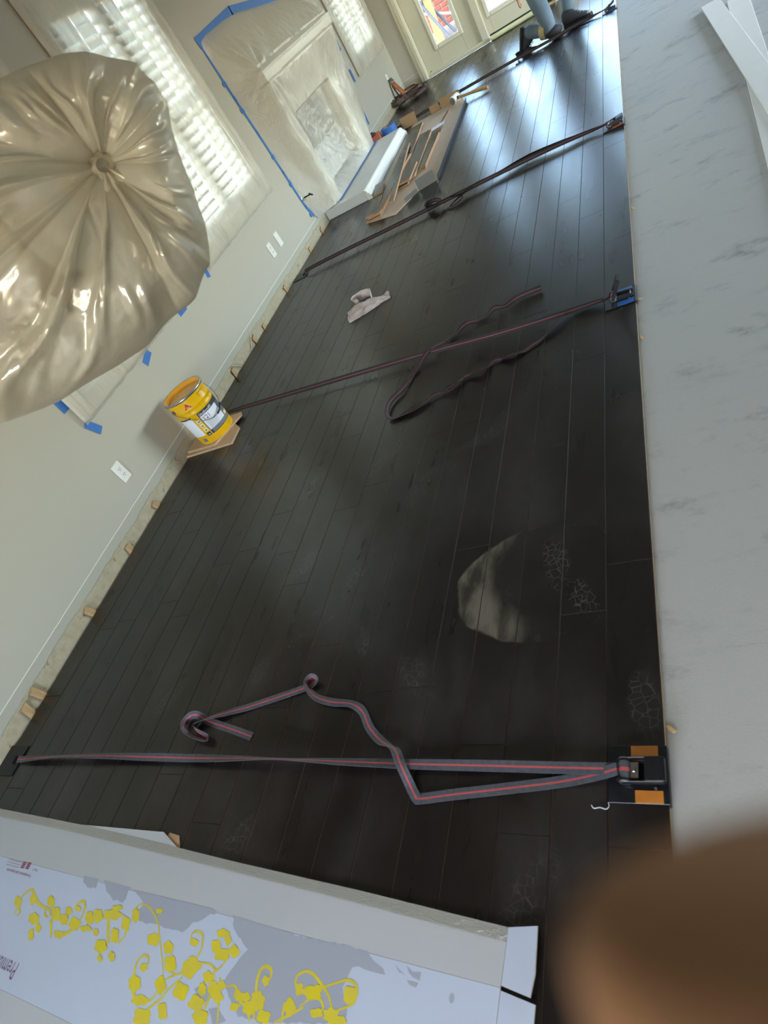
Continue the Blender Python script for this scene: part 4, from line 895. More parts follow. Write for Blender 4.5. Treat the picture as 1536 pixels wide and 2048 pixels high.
VINE_BLOBS = [((-1.468, 0.156), (0.014, 0.002), (0.01, -0.014)), ((-1.202, 0.122), (0.013, 0.002), (0.005, -0.007)), ((-1.181, 0.074), (0.026, 0.004), (0.009, -0.015)), ((-1.19, 0.064), (0.021, 0.003), (0.009, -0.015)), ((-1.354, 0.045), (0.013, 0.002), (0.005, -0.007)), ((-1.365, 0.008), (0.02, 0.003), (0.01, -0.014)), ((-1.323, -0.022), (0.026, 0.004), (0.007, -0.009)), ((-1.268, 0.019), (0.017, 0.002), (0.01, -0.015)), ((-1.293, -0.052), (0.027, 0.005), (0.01, -0.014)), ((-1.289, 0.099), (0.016, 0.002), (0.008, -0.012)), ((-1.261, 0.067), (0.019, 0.003), (0.01, -0.014)), ((-1.357, 0.109), (0.022, 0.003), (0.008, -0.012)), ((-1.229, -0.029), (0.014, 0.002), (0.01, -0.014)), ((-1.191, 0.018), (0.022, 0.004), (0.009, -0.015)), ((-1.121, 0.124), (0.015, 0.002), (0.007, -0.012)), ((-1.111, 0.154), (0.02, 0.002), (0.004, -0.008)), ((-1.088, 0.143), (0.009, 0.002), (0.006, -0.01)), ((-1.092, 0.11), (0.022, 0.003), (0.006, -0.011)), ((-1.056, 0.122), (0.015, 0.002), (0.006, -0.011)), ((-1.114, 0.059), (0.015, 0.002), (0.006, -0.01)), ((-1.12, 0.033), (0.011, 0.002), (0.006, -0.011)), ((-1.125, 0.004), (0.022, 0.004), (0.008, -0.013)), ((-1.098, -0.019), (0.022, 0.004), (0.007, -0.012)), ((-1.082, 0.039), (0.017, 0.003), (0.007, -0.012)), ((-1.061, 0.026), (0.014, 0.003), (0.005, -0.009)), ((-1.063, 0.05), (0.011, 0.002), (0.004, -0.008)), ((-0.929, 0.079), (0.009, 0.001), (0.004, -0.009)), ((-1.001, 0.04), (0.011, 0.002), (0.005, -0.009)), ((-0.975, 0.04), (0.012, 0.002), (0.004, -0.008)), ((-0.954, 0.024), (0.018, 0.004), (0.005, -0.011)), ((-0.936, 0.039), (0.018, 0.003), (0.007, -0.015)), ((-0.906, 0.014), (0.017, 0.003), (0.005, -0.01)), ((-1.002, 0.017), (0.012, 0.002), (0.003, -0.007)), ((-0.825, 0.079), (0.01, 0.002), (0.004, -0.01)), ((-0.685, 0.09), (0.015, 0.002), (0.005, -0.014)), ((-0.786, 0.078), (0.022, 0.003), (0.004, -0.011)), ((-0.801, 0.079), (0.011, 0.002), (0.003, -0.007)), ((-0.775, 0.087), (0.011, 0.002), (0.002, -0.007)), ((-0.84, 0.043), (0.014, 0.003), (0.006, -0.014)), ((-0.763, 0.045), (0.015, 0.003), (0.003, -0.007)), ((-0.723, 0.048), (0.018, 0.003), (0.004, -0.011)), ((-0.704, 0.041), (0.02, 0.004), (0.003, -0.008)), ((-1.377, 0.176), (0.011, 0.002), (0.004, -0.006)), ((-2.057, 0.127), (0.017, 0.002), (0.014, -0.013)), ((-1.984, 0.141), (0.013, 0.001), (0.011, -0.012)), ((-1.884, 0.146), (0.017, 0.001), (0.012, -0.013)), ((-1.928, 0.093), (0.024, 0.003), (0.013, -0.012)), ((-1.885, 0.073), (0.013, 0.002), (0.009, -0.009)), ((-1.903, 0.052), (0.012, 0.002), (0.012, -0.012)), ((-1.83, 0.118), (0.019, 0.002), (0.015, -0.016)), ((-1.778, 0.108), (0.019, 0.002), (0.011, -0.012)), ((-1.774, 0.132), (0.014, 0.002), (0.009, -0.009)), ((-1.736, 0.142), (0.012, 0.001), (0.006, -0.006)), ((-1.718, 0.104), (0.023, 0.003), (0.012, -0.013)), ((-1.662, 0.126), (0.017, 0.002), (0.012, -0.014)), ((-1.63, 0.135), (0.02, 0.003), (0.012, -0.014)), ((-1.566, 0.145), (0.035, 0.004), (0.009, -0.011)), ((-1.557, 0.164), (0.02, 0.003), (0.005, -0.005)), ((-1.658, 0.098), (0.023, 0.003), (0.006, -0.006)), ((-1.606, 0.095), (0.011, 0.001), (0.006, -0.007)), ((-1.559, 0.066), (0.023, 0.003), (0.011, -0.013)), ((-1.542, 0.039), (0.009, 0.001), (0.007, -0.007)), ((-1.496, 0.05), (0.012, 0.002), (0.008, -0.009)), ((-1.519, 0.098), (0.015, 0.002), (0.011, -0.015)), ((-1.494, 0.131), (0.016, 0.002), (0.011, -0.015)), ((-1.466, 0.154), (0.013, 0.001), (0.01, -0.014)), ((-1.769, 0.069), (0.019, 0.002), (0.008, -0.008))]
GREY_PRINT = [[(-1.78, 0.231), (-1.7, 0.228), (-1.693, 0.201), (-1.738, 0.201), (-1.77, 0.213)], [(-1.674, 0.228), (-1.535, 0.22), (-1.544, 0.179), (-1.571, 0.184), (-1.591, 0.179), (-1.636, 0.198)], [(-1.525, 0.216), (-1.18, 0.204), (-1.153, 0.197), (-1.18, 0.191), (-1.196, 0.178), (-1.213, 0.169), (-1.234, 0.164), (-1.242, 0.151), (-1.258, 0.138), (-1.284, 0.141), (-1.315, 0.14), (-1.35, 0.143), (-1.393, 0.144), (-1.428, 0.143), (-1.475, 0.16), (-1.453, 0.186), (-1.488, 0.203)], [(-1.101, 0.197), (-0.884, 0.182), (-0.661, 0.175), (-0.654, 0.168), (-0.605, 0.139), (-0.628, 0.139), (-0.662, 0.141), (-0.694, 0.14), (-0.7, 0.125), (-0.709, 0.101), (-0.693, 0.083), (-0.683, 0.053), (-0.698, 0.034), (-0.738, 0.03), (-0.872, 0.007), (-0.981, 0.001), (-1.002, 0.017), (-1.058, 0.059), (-1.037, 0.099), (-1.012, 0.132), (-1.078, 0.167)], [(-0.567, 0.169), (-0.539, 0.155), (-0.518, 0.157), (-0.519, 0.141), (-0.537, 0.145)], [(-0.55, 0.138), (-0.521, 0.137), (-0.526, 0.128), (-0.543, 0.131)], [(-0.587, 0.161), (-0.556, 0.146), (-0.572, 0.149)], [(-1.147, 0.029), (-1.123, 0.049), (-1.08, 0.023), (-1.104, 0.004)], [(-1.081, -0.0), (-1.051, 0.008), (-1.014, -0.012), (-1.053, -0.025)]]
DOT = (-0.44, 0.124)
CW = mat('white carton board', (186, 195, 210), .55, var=.03, vscale=4); CG = mat('grey-white carton board', (182, 184, 184), .6, var=.03, vscale=4)
CEDGE = mat('raw carton edge', (186, 160, 120), .8)
e = tag(empty('white_carton', (-1.3, .1, 0)), 'flattened white carton with yellow vine print lying on the dark floor beside the camera', 'carton')
O = Vector((-.337, .157, 0)); ex = Vector((-1, .0468, 0)).normalized(); ey = Vector((-.0468, -1, 0)).normalized()
MC = Matrix(((ex.x, ey.x, 0, O.x), (ex.y, ey.y, 0, O.y), (0, 0, -1, 0), (0, 0, 0, 1)))
def cpt(s, t, z): return O+ex*s+ey*t+Vector((0, 0, z))
def panel(name, corners, zt, m, th=.004, nx=1, wob=0):
    """corners (s, t) counter-clockwise seen from above; zt = top height per corner"""
    g = G(); n = len(corners); zt = zt if isinstance(zt, (list, tuple)) else [zt]*n
    top = [cpt(s, t, z) for (s, t), z in zip(corners, zt)]; bot = [q-Vector((0, 0, th)) for q in top]
    g.add(top+bot, [tuple(range(n)), tuple(range(2*n-1, n-1, -1))]+[(i, n+i, n+(i+1) % n, (i+1) % n) for i in range(n)], [0, 0]+[1]*n)
    return make(name, g, [m, CEDGE], e)
ZP = .0095
pmain = panel('main_panel', [(0, 0), (2.42, 0), (2.42, .322), (.0, .322)], ZP, CW)
pside = panel('side_panel', [(0, -.0006), (0, -.106), (.37, -.118), (.85, -.128), (1.08, -.135), (1.17, -.17), (1.2, -.168), (1.6, -.148), (2.42, -.152), (2.42, -.0006)], [ZP]+[.007]*8+[ZP], CG)
pl2 = panel('lower_panel', [(0, .3226), (2.42, .3226), (2.42, .52), (0, .52)], [ZP, ZP, .007, .007], CG)
panel('end_flap', [(-.001, -.004), (-.066, .004), (-.072, -.035), (-.066, -.118), (-.001, -.106)], [ZP, .018, .019, .014, .0075], CW)
panel('end_flap', [(-.001, .004), (-.001, .318), (-.075, .31), (-.073, .012)], [ZP, ZP, .006, .006], CW)
# strip of clear packing tape along the far edge
TAPEC = film_mat('clear packing tape', (178, 176, 166), .35, .35, .18, .2, 60, .5, (1, 3, 1))
g = G(); pts = [(.0, -.106, -.079), (.37, -.118, -.09), (.85, -.128, -.103), (1.1, -.136, -.108), (1.6, -.1475, -.12), (2.4, -.151, -.125)]
for (a, b, c), (d, f_, h) in zip(pts, pts[1:]): g.add([cpt(a, b, .0078), cpt(d, f_, .0078), cpt(d, h, .0084), cpt(a, c, .0084)], [(0, 1, 2, 3)])
make('packing_tape', g, TAPEC, e)
make('kraft_tab', G().prism([(-1.486, .352), (-1.471, .382), (-1.425, .376), (-1.40, .34)], .0012, .004), KRAFT, e)
# prints
YP = mat('yellow vine print', (214, 198, 20), .5, rgb2=(206, 188, 70), vscale=14); GP = mat('grey worn print', (158, 163, 172), .6)
g = G(); lift = 0
for st in VINE_STEMS:
    wd = st[-1]; P = spline([(x, y, ZP+.0004) for x, y in st[:-1]], 5); n = len(P); vs, fs = [], []
    for i, p in enumerate(P):
        t = (P[min(i+1, n-1)]-P[max(i-1, 0)]).normalized(); s = Vector((-t.y, t.x, 0)); k = wd*(.45+.75*math.sin(math.pi*min(1, i/(n-1)*.85+.1)))
        vs += [p+s*k*.5, p-s*k*.5]
    lift += 4e-6; vs = [q+Vector((0, 0, lift)) for q in vs]
    fs = [(2*i, 2*i+1, 2*i+3, 2*i+2) for i in range(n-1)]; g.add(vs, fs)
rr = random.Random(11)
for c, u, v in VINE_BLOBS:
    n = 30; vs = []
    ph = rr.uniform(0, 6); lob = rr.choice((4, 5, 6)); lift += 4e-6
    for k in range(n):
        a = 2*math.pi*k/n; q = .92+.36*abs(math.sin(lob*a/2+ph))+rr.uniform(-.04, .04)
        vs.append((c[0]+(u[0]*math.cos(a)+v[0]*math.sin(a))*q, c[1]+(u[1]*math.cos(a)+v[1]*math.sin(a))*q, ZP+.0004+lift))
    g.add(vs, [tuple(range(n))])
tag(make('vine_print', g, YP, pmain), kind='stuff')
g = G()
def ragged(poly):
    out = []
    for i, p in enumerate(poly):
        q = poly[(i+1) % len(poly)]; d = math.hypot(q[0]-p[0], q[1]-p[1]); m = max(1, int(d/.012)) if i > 0 else 1
        for k in range(m):
            t = k/m; j = .004 if i > 0 and k else 0
            out.append((lerp(p[0], q[0], t)+rr.uniform(-j, j), lerp(p[1], q[1], t)+rr.uniform(-j, j)))
    return out
for poly in GREY_PRINT:
    q = ragged(poly); bm_v = [(x, y, ZP+.0002) for x, y in q]
    g.add(bm_v, [tuple(range(len(q)))])
n = 14; g.add([(DOT[0]+.006*math.cos(6.283*k/n), DOT[1]+.009*math.sin(6.283*k/n), ZP+.0002) for k in range(n)], [tuple(range(n))])
tag(make('grey_print', g, GP, pmain), kind='stuff')
PUR = mat('plum print', (112, 72, 96), .5); MAR = mat('maroon print', (138, 70, 88), .5)
def ctext(txt, s, t, size, m, xs=1., name='lettering'):
    g = G(); text_geo(txt, size, lambda q: cpt(s+q.x, t+q.y, ZP+.0004), g, xs=xs); return make(name, g, m, pmain)
def sof(x, y): d = Vector((x, y, 0))-O; return d.dot(ex), d.dot(ey)
a = sof(-1.888, -.022); ctext('Premium', a[0], a[1], .062, PUR, .62)
a = sof(-2.06, .208); ctext('Formaldehyde Safe Engineered', a[0], a[1], .0135, MAR, .95)
a = sof(-2.035, .224); ctext('Origin 3', a[0], a[1]-.002, .011, MAR, .9)
g = G()
for k in range(2):
    for j in range(4):
        a = sof(-2.093-.03*k, .2305); s0, t0 = a
        g.add([cpt(s0+dx, t0+dy, ZP+.0004) for dx, dy in ((0, .0055*j-.012), (.022, .0055*j-.012), (.022, .0055*j-.0085), (0, .0055*j-.0085))], [(0, 1, 2, 3)])
    s0, t0 = sof(-2.093-.03*k, .2305)
    for dx in (.002, .010, .018): g.add([cpt(s0+dx+q, t0+y, ZP+.0005) for q, y in ((0, -.013), (.003, -.013), (.003, .009), (0, .009))], [(0, 1, 2, 3)])
tag(make('character_print', g, MAR, pmain), kind='stuff')
g = G(); s0, t0 = sof(-2.15, .236)
for j in range(3): g.add([cpt(s0+dx, t0-.004+.008*j+dy, ZP+.0004) for dx, dy in ((0, 0), (.09, 0), (.09, .002), (0, .002))], [(0, 1, 2, 3)])
tag(make('fine_print', g, mat('faint print', (160, 150, 164), .6), pmain), kind='stuff')

# curled thread and wood chips
g = G().tube(spline([(-.162, .52, .003), (-.156, .513, .003), (-.143, .515, .004), (-.130, .512, .004), (-.123, .518, .005), (-.125, .527, .004)], 5), .0011, 6)
tag(make('thread', g, mat('white thread', (220, 222, 230), .8), smooth=True), 'curled white thread beside the orange taped plate', 'thread')
CHIP = mat('pine chip', (222, 190, 130), .7)
for (x, y, r, lb) in ((.012, 2.56, .9, 'by the blue patched plate'), (.010, 2.28, .6, 'nearer the camera than the blue patched plate'), (.012, 3.42, .7, 'halfway to the knotted strap'), (.012, .70, .8, 'by the orange taped plate')):
    T = Matrix.Translation((x, y, SLAB+.0005)) @ Matrix.Rotation(r*3, 4, 'Z')
    tag(make('wood_chip', G().prism([(-.012, -.003), (.004, -.005), (.014, .001), (.002, .005), (-.009, .004)], 0, .004, T=T), CHIP), 'small pine chip on the concrete, '+lb, 'wood chip', 'wood chips')

# ------------------------------------------------------------------ wrapped chandelier
DB = 1.2
K = Vector((.2942, 0, 1.4748))+(Vector((-0.49880547, 0.96623767, 1.46435524))-Vector((.2942, 0, 1.4748)))*DB
bd = Vector((-.63416, .7732, 0)); bh = Vector((.7732, .63416, 0)); bv = Vector((0, 0, 1))
OUT = [(.085, .124), (.106, .102), (.137, .077), (.145, .043), (.141, .01), (.112, -.044), (.096, -.104), (.078, -.158), (.043, -.214), (-.014, -.238), (-.078, -.247), (-.136, -.256), (-.208, -.252), (-.324, -.240), (-.431, -.21), (-.50, -.12), (-.50, 0), (-.42, .10), (-.28, .16), (-.15, .172), (-.039, .158), (.007, .149), (.055, .138)]
OUT = [(a*DB, b*DB) for a, b in OUT]
def rho(th):
    c, s = math.cos(th), math.sin(th); best = .05
    for i in range(len(OUT)):
        (x0, y0), (x1, y1) = OUT[i], OUT[(i+1) % len(OUT)]
        dx, dy = x1-x0, y1-y0; den = c*dy-s*dx
        if abs(den) < 1e-9: continue
        t = (x0*dy-y0*dx)/den; q = (x0*s-y0*c)/den
        if t > 0 and -1e-6 <= q <= 1+1e-6: best = max(best, t)
    return best
rr = random.Random(21)
RIDGE = [(math.atan2(b, a), am, wd, r0, r1) for a, b, am, wd, r0, r1 in (
    (.085, .124, .07, .13, 0, 1.1), (.115, .10, .03, .05, 0, .9), (.03, .15, .02, .05, .3, 1), (-.074, .125, .03, .10, .4, 1), (-.113, .088, .035, .05, .25, 1), (-.16, .05, .075, .10, 0, 1.1),
    (.114, -.005, .03, .05, .1, 1), (.111, -.045, .045, .09, 0, 1.1), (.09, -.11, .02, .04, .45, 1), (.059, -.165, .035, .05, .2, .9), (.02, -.16, .02, .05, .5, 1), (-.02, -.12, .045, .09, 0, .75),
    (-.10, -.11, .03, .05, .1, .7), (-.188, -.085, .075, .07, .08, 1.1), (-.225, -.015, .05, .11, 0, .9), (-.25, -.16, .03, .05, .5, 1), (-.08, -.2, .03, .06, .55, 1), (-.3, .06, .04, .07, .3, 1), (.13, .05, .035, .07, .25, 1.1))]
RIDGE += [(rr.uniform(-math.pi, math.pi), rr.uniform(.012, .03), rr.uniform(.025, .07), rr.uniform(.3, .75), rr.uniform(.75, 1.1)) for _ in range(24)]
def ridged(p, sc, o):
    v = noise.noise(Vector((p.x*sc+o, p.y*sc, p.z*sc))); return 1-2.2*abs(v)
LOB = sorted([(math.atan2(b, a), k) for a, b, k in ((.085, .124, .05), (.140, .02, .035), (.111, -.05, .06), (.05, -.19, .07), (-.05, -.22, .06), (-.188, -.085, .075), (-.225, -.005, .05), (-.12, .095, .07), (.0, .15, .04))])
def lobe(th):
    n = len(LOB)
    for i in range(n):
        a, k = LOB[i]; b = LOB[(i+1) % n][0]; w_ = (b-a) % (2*math.pi); d = (th-a) % (2*math.pi)
        if d <= w_: return d/w_, k
    return 0, 0
def bag_front(th, r):
    ro = rho(th)*(1+.035*noise.noise(Vector((math.cos(th)*4, math.sin(th)*4, 3)))*r)
    p = K+(bh*math.cos(th)+bv*math.sin(th))*ro*r
    dep = .13*math.sqrt(max(0, 1-r**2.4))-.11*math.exp(-(r*ro/.055)**1.2)
    f_ = 0
    for a, am, wd, r0, r1 in RIDGE:
        a += .16*noise.noise(Vector((a*7, r*2.6, 1.5)))
        d = (th-a+math.pi) % (2*math.pi)-math.pi
        ww = wd*(.45+.8*r); k = max(0, 1-abs(d)/ww)
        if k > 0:
            e0 = min(1, max(0, (r-r0)/.15+ (r0 == 0))); e1 = min(1, max(0, (r1-r)/.2)); f_ += am*k**.8*e0*e1
    f_ *= min(1, r*3.2)*max(0, 1-r)**.4
    m = min(1, r*2.2)*(1-r**8)
    fr, amp = lobe(th); f_ += amp*math.sin(math.pi*fr)**.6*min(1, r*1.6)*max(0, 1-r**3)
    c_, s_ = math.cos(th), math.sin(th)
    def rad_(k, kr, o): return 1-2.4*abs(noise.noise(Vector((c_*k+o, s_*k, r*kr+.6*noise.noise(Vector((c_*3, s_*3, r*3)))))))
    f_ += (.014*ridged(p, 5, 9)+.006*ridged(p, 12, 5)+.0025*ridged(p, 27, 1)+.001*ridged(p, 55, 4)+.015*noise.noise(Vector((p.x*5, p.y*5, p.z*5+4))))*m
    return p-bd*(dep+f_)
def bag_back(th, r):
    ro = rho(th)*(1+.035*noise.noise(Vector((math.cos(th)*4, math.sin(th)*4, 3)))*r); p = K+(bh*math.cos(th)+bv*math.sin(th))*ro*r
    return p+bd*(.30*math.sqrt(max(0, 1-r**2.2))+.015*noise.noise(Vector((p.x*9, p.y*9, p.z*9)))*(1-r**6))
nt_, nr = 420, 70; g = G(); vs, fs = [], []
rows = [(bag_front, (j/(nr-1))**1.0) for j in range(1, nr)]+[(bag_back, j/20) for j in range(19, 0, -1)]
vs.append(bag_front(0, 0.0))
for fn, r in rows:
    for k in range(nt_): vs.append(fn(-math.pi+2*math.pi*k/nt_, r))
vs.append(bag_back(0, 0))
for k in range(nt_): fs.append((0, 1+k, 1+(k+1) % nt_))
for j in range(len(rows)-1):
    for k in range(nt_): a, b = 1+j*nt_+k, 1+j*nt_+(k+1) % nt_; fs.append((a, a+nt_, b+nt_, b))
j = len(rows)-1
for k in range(nt_): fs.append((1+j*nt_+k, len(vs)-1, 1+j*nt_+(k+1) % nt_))
g.add(vs, fs)
cc = K+bh*(-.20*DB)+bv*(-.02)+bd*.10
e = tag(empty('wrapped_chandelier', (cc.x, cc.y, 1.15)), 'hanging chandelier bundled in crinkled translucent plastic tied in a knot', 'chandelier')
make('plastic_wrap', g, FILM_BAG, e, smooth=True)
g = G(); kp = K-bd*.035
def knotfn(u, v):
    th = u*2*math.pi; s = math.sin(v*math.pi); r = .012+.010*s*(1+.35*math.sin(7*th+9*v))
    return kp+bh*math.cos(th)*r+bv*math.sin(th)*r+bd*(-.045+.05*(1-v))
g.grid(knotfn, 40, 12); 
make('knot', g, FILM_BAG, e, smooth=True)
def tuft(u, v):
    a = (u-.5)*1.5; L = .012+.055*v; q = kp-bd*(.045)+(bh*math.sin(a)*.9-bv*math.cos(a))*L-bd*(.012*v+.006*math.sin(17*u))
    return q
make('knot_tails', G().grid(tuft, 24, 8), FILM_BAG, e, smooth=True)
BRZ = mat('oil rubbed bronze', (70, 56, 44), .4, metal=.8)
make('stem', G().lathe([(.004, -.16), (.02, -.155), (.012, -.13), (.03, -.09), (.014, -.04), (.014, .08), (.028, .11), (.010, .14), (.006, .17)], 18, Matrix.Translation(cc)), BRZ, e, smooth=True)
for k in range(6):
    a = k*math.pi/3+.3; dv = Vector((math.cos(a), math.sin(a), 0))
    L = [cc+Vector((0, 0, -.08)), cc+dv*.09+Vector((0, 0, -.12)), cc+dv*.16+Vector((0, 0, -.09)), cc+dv*.19+Vector((0, 0, -.03))]
    ar = make('arm', G().tube(spline(L, 6), .006, 8), BRZ, e, smooth=True)
    make('candle_sleeve', G().tube([L[-1], L[-1]+Vector((0, 0, .07))], .011, 10), mat('ivory sleeve', (222, 214, 190), .5), ar)
g = G(); z = cc.z+.16; k = 0
while z < ZC-.04:
    T = Matrix.Translation((cc.x, cc.y, z+.02)) @ Matrix.Rotation(R(90*(k % 2)), 4, 'Z') @ Matrix.Rotation(R(90), 4, 'X')
    L = [T @ Vector((.009*math.cos(t*math.pi/6), .02*math.sin(t*math.pi/6), 0)) for t in range(13)]
    g.tube(L, .0022, 5, cap=False); z += .034; k += 1
make('chain', g, BRZ, e, smooth=True)
make('canopy', G().lathe([(.002, 0), (.05, .004), (.065, .03), (.065, .035)], 24, Matrix.Translation((cc.x, cc.y, ZC-.035))), BRZ, e, smooth=True)

# ------------------------------------------------------------------ kneeling person
def skin(name, P, E, m, parent, root, sub=2, label=None):
    me = bpy.data.meshes.new(name); keys = list(P); ix = {k: i for i, k in enumerate(keys)}
    me.from_pydata([P[k][0] for k in keys], [(ix[a], ix[b]) for a, b in E], []); me.update()
    o = bpy.data.objects.new(name, me); COL.objects.link(o); me.materials.append(m)
    md = o.modifiers.new('skin', 'SKIN'); md.use_smooth_shade = True
    for k in keys:
        r = P[k][1]; sv = me.skin_vertices[0].data[ix[k]]; sv.radius = r if isinstance(r, tuple) else (r, r); sv.use_root = (k == root)
    sb = o.modifiers.new('sub', 'SUBSURF'); sb.levels = sub; sb.render_levels = sub
    if parent: o.parent = parent; o.matrix_parent_inverse = Matrix.Translation(-wloc(parent))
    return o
SKIN = mat('skin', (196, 142, 112), .5, var=.08, vscale=20); JEAN = mat('faded denim', (92, 110, 124), .85, rgb2=(120, 136, 144), vscale=7, bump=1., bscale=22)
e = tag(empty('person', (-.6, 7.9, 0)), 'person in faded jeans and dark shoes kneeling on one knee over the far strap', 'person')
body = {'pel': ((-.66, 7.99, .60), .10), 'spine': ((-.60, 7.99, .78), .10), 'chest': ((-.50, 7.99, .98), .115), 'neck0': ((-.43, 7.99, 1.12), .06), 'neck': ((-.39, 7.99, 1.18), .052), 'head0': ((-.36, 7.99, 1.26), .075), 'head': ((-.32, 7.99, 1.34), .085), 'crown': ((-.31, 7.99, 1.40), .06),
        'hipN': ((-.66, 7.89, .56), .075), 'kneeN': ((-.585, 7.82, .075), .048), 'ankN': ((-.855, 7.925, .165), .028), 'toeN': ((-.868, 7.935, .14), .016),
        'hipF': ((-.64, 8.08, .56), .075), 'kneeF': ((-.34, 8.06, .46), .052), 'ankF': ((-.43, 7.96, .09), .036), 'toeF': ((-.36, 7.935, .05), .02),
        'shN': ((-.46, 7.83, 1.06), .055), 'elN': ((-.62, 7.76, .80), .04), 'wrN': ((-.76, 7.76, .54), .027), 'paN': ((-.775, 7.765, .48), .03),
        'shF': ((-.46, 8.15, 1.06), .055), 'elF': ((-.34, 8.22, .80), .04), 'wrF': ((-.22, 8.12, .60), .027), 'paF': ((-.19, 8.10, .55), .03)}
Eb = [('pel', 'spine'), ('spine', 'chest'), ('chest', 'neck0'), ('neck0', 'neck'), ('neck', 'head0'), ('head0', 'head'), ('head', 'crown'), ('pel', 'hipN'), ('hipN', 'kneeN'), ('kneeN', 'ankN'), ('ankN', 'toeN'), ('pel', 'hipF'), ('hipF', 'kneeF'), ('kneeF', 'ankF'), ('ankF', 'toeF'),
      ('chest', 'shN'), ('shN', 'elN'), ('elN', 'wrN'), ('wrN', 'paN'), ('chest', 'shF'), ('shF', 'elF'), ('elF', 'wrF'), ('wrF', 'paF')]
for s, dv in (('N', Vector((-.02, 0, -.045))), ('F', Vector((.045, -.015, -.03)))):
    c = Vector(body['pa'+s][0]); dn = dv.normalized(); sd = Vector((0, 1, 0)) if s == 'N' else Vector((.3, 1, 0)).normalized()
    sd = (sd-dn*sd.dot(dn)).normalized(); crv = dn.cross(sd)*.012
    for k, off in enumerate((-.024, -.008, .008, .024)):
        a = 'f%s%d' % (s, k); L = (.034, .040, .038, .030)[k]
        body[a+'a'] = (tuple(c+sd*off+dn*.03), .0095); body[a+'b'] = (tuple(c+sd*off*1.1+dn*(.03+L)+crv), .0085); body[a+'c'] = (tuple(c+sd*off*1.1+dn*(.03+L*1.5)+crv*2.6), .0075)
        Eb += [('pa'+s, a+'a'), (a+'a', a+'b'), (a+'b', a+'c')]
    body['t%sa' % s] = (tuple(c-sd*.035+dn*.005), .011); body['t%sb' % s] = (tuple(c-sd*.045+dn*.04), .009); Eb += [('pa'+s, 't%sa' % s), ('t%sa' % s, 't%sb' % s)]
skin('body', body, Eb, SKIN, e, 'pel')
jean = {'pel': ((-.66, 7.99, .60), (.135, .15)), 'waist': ((-.64, 7.99, .72), (.125, .145)), 'hipN': ((-.66, 7.89, .54), .105), 'midN': ((-.64, 7.855, .33), .088), 'lowN': ((-.61, 7.83, .16), .078), 'kneeN': ((-.60, 7.83, .082), .070), 'shN': ((-.68, 7.86, .105), .060), 'sh2N': ((-.78, 7.90, .14), .066), 'ankN': ((-.845, 7.925, .165), .060),
        'hipF': ((-.64, 8.08, .55), .105), 'midF': ((-.50, 8.07, .51), .09), 'kneeF': ((-.345, 8.055, .455), .078), 'shF': ((-.385, 8.01, .28), .066), 'ankF': ((-.425, 7.965, .085), .058)}
jo = skin('jeans', jean, [('pel', 'waist'), ('pel', 'hipN'), ('hipN', 'midN'), ('midN', 'lowN'), ('lowN', 'kneeN'), ('kneeN', 'shN'), ('shN', 'sh2N'), ('sh2N', 'ankN'), ('pel', 'hipF'), ('hipF', 'midF'), ('midF', 'kneeF'), ('kneeF', 'shF'), ('shF', 'ankF')], JEAN, e, 'pel')
shirt = {'pel': ((-.65, 7.99, .68), (.14, .155)), 'spine': ((-.60, 7.99, .80), (.135, .155)), 'chest': ((-.51, 7.99, .98), (.15, .17)), 'neck': ((-.44, 7.99, 1.11), .075), 'shN': ((-.46, 7.83, 1.05), .08), 'elN': ((-.58, 7.78, .86), .06), 'shF': ((-.46, 8.15, 1.05), .08), 'elF': ((-.37, 8.20, .86), .06)}
skin('shirt', shirt, [('pel', 'spine'), ('spine', 'chest'), ('chest', 'neck'), ('chest', 'shN'), ('shN', 'elN'), ('chest', 'shF'), ('shF', 'elF')], mat('grey work shirt', (92, 96, 102), .9, bump=.3, bscale=30), e, 'chest')
make('hair', G().ball((-.335, 7.99, 1.385), .092, .088, .075, n=18), mat('dark hair', (36, 28, 24), .7, bump=.6, bscale=120), e, smooth=True)
face = G().ball((-.232, 7.955, 1.35), .012, n=8).ball((-.232, 8.025, 1.35), .012, n=8)
make('eyes', face, mat('eye', (60, 44, 36), .3), e, smooth=True)
make('nose', G().ball((-.222, 7.99, 1.318), .016, .013, .02, n=8), SKIN, e, smooth=True); make('mouth', G().ball((-.232, 7.99, 1.278), .008, .024, .006, n=8), mat('lips', (160, 92, 84), .5), e, smooth=True)
make('ear', G().ball((-.335, 7.905, 1.335), .018, .008, .028, n=8), SKIN, e, smooth=True); make('ear', G().ball((-.335, 8.075, 1.335), .018, .008, .028, n=8), SKIN, e, smooth=True)
SHOE = mat('charcoal shoe', (58, 60, 64), .7, var=.2, vscale=40); SOLE = mat('dark rubber sole', (38, 38, 40), .7); LACE = mat('pale toe cap', (168, 160, 148), .7)
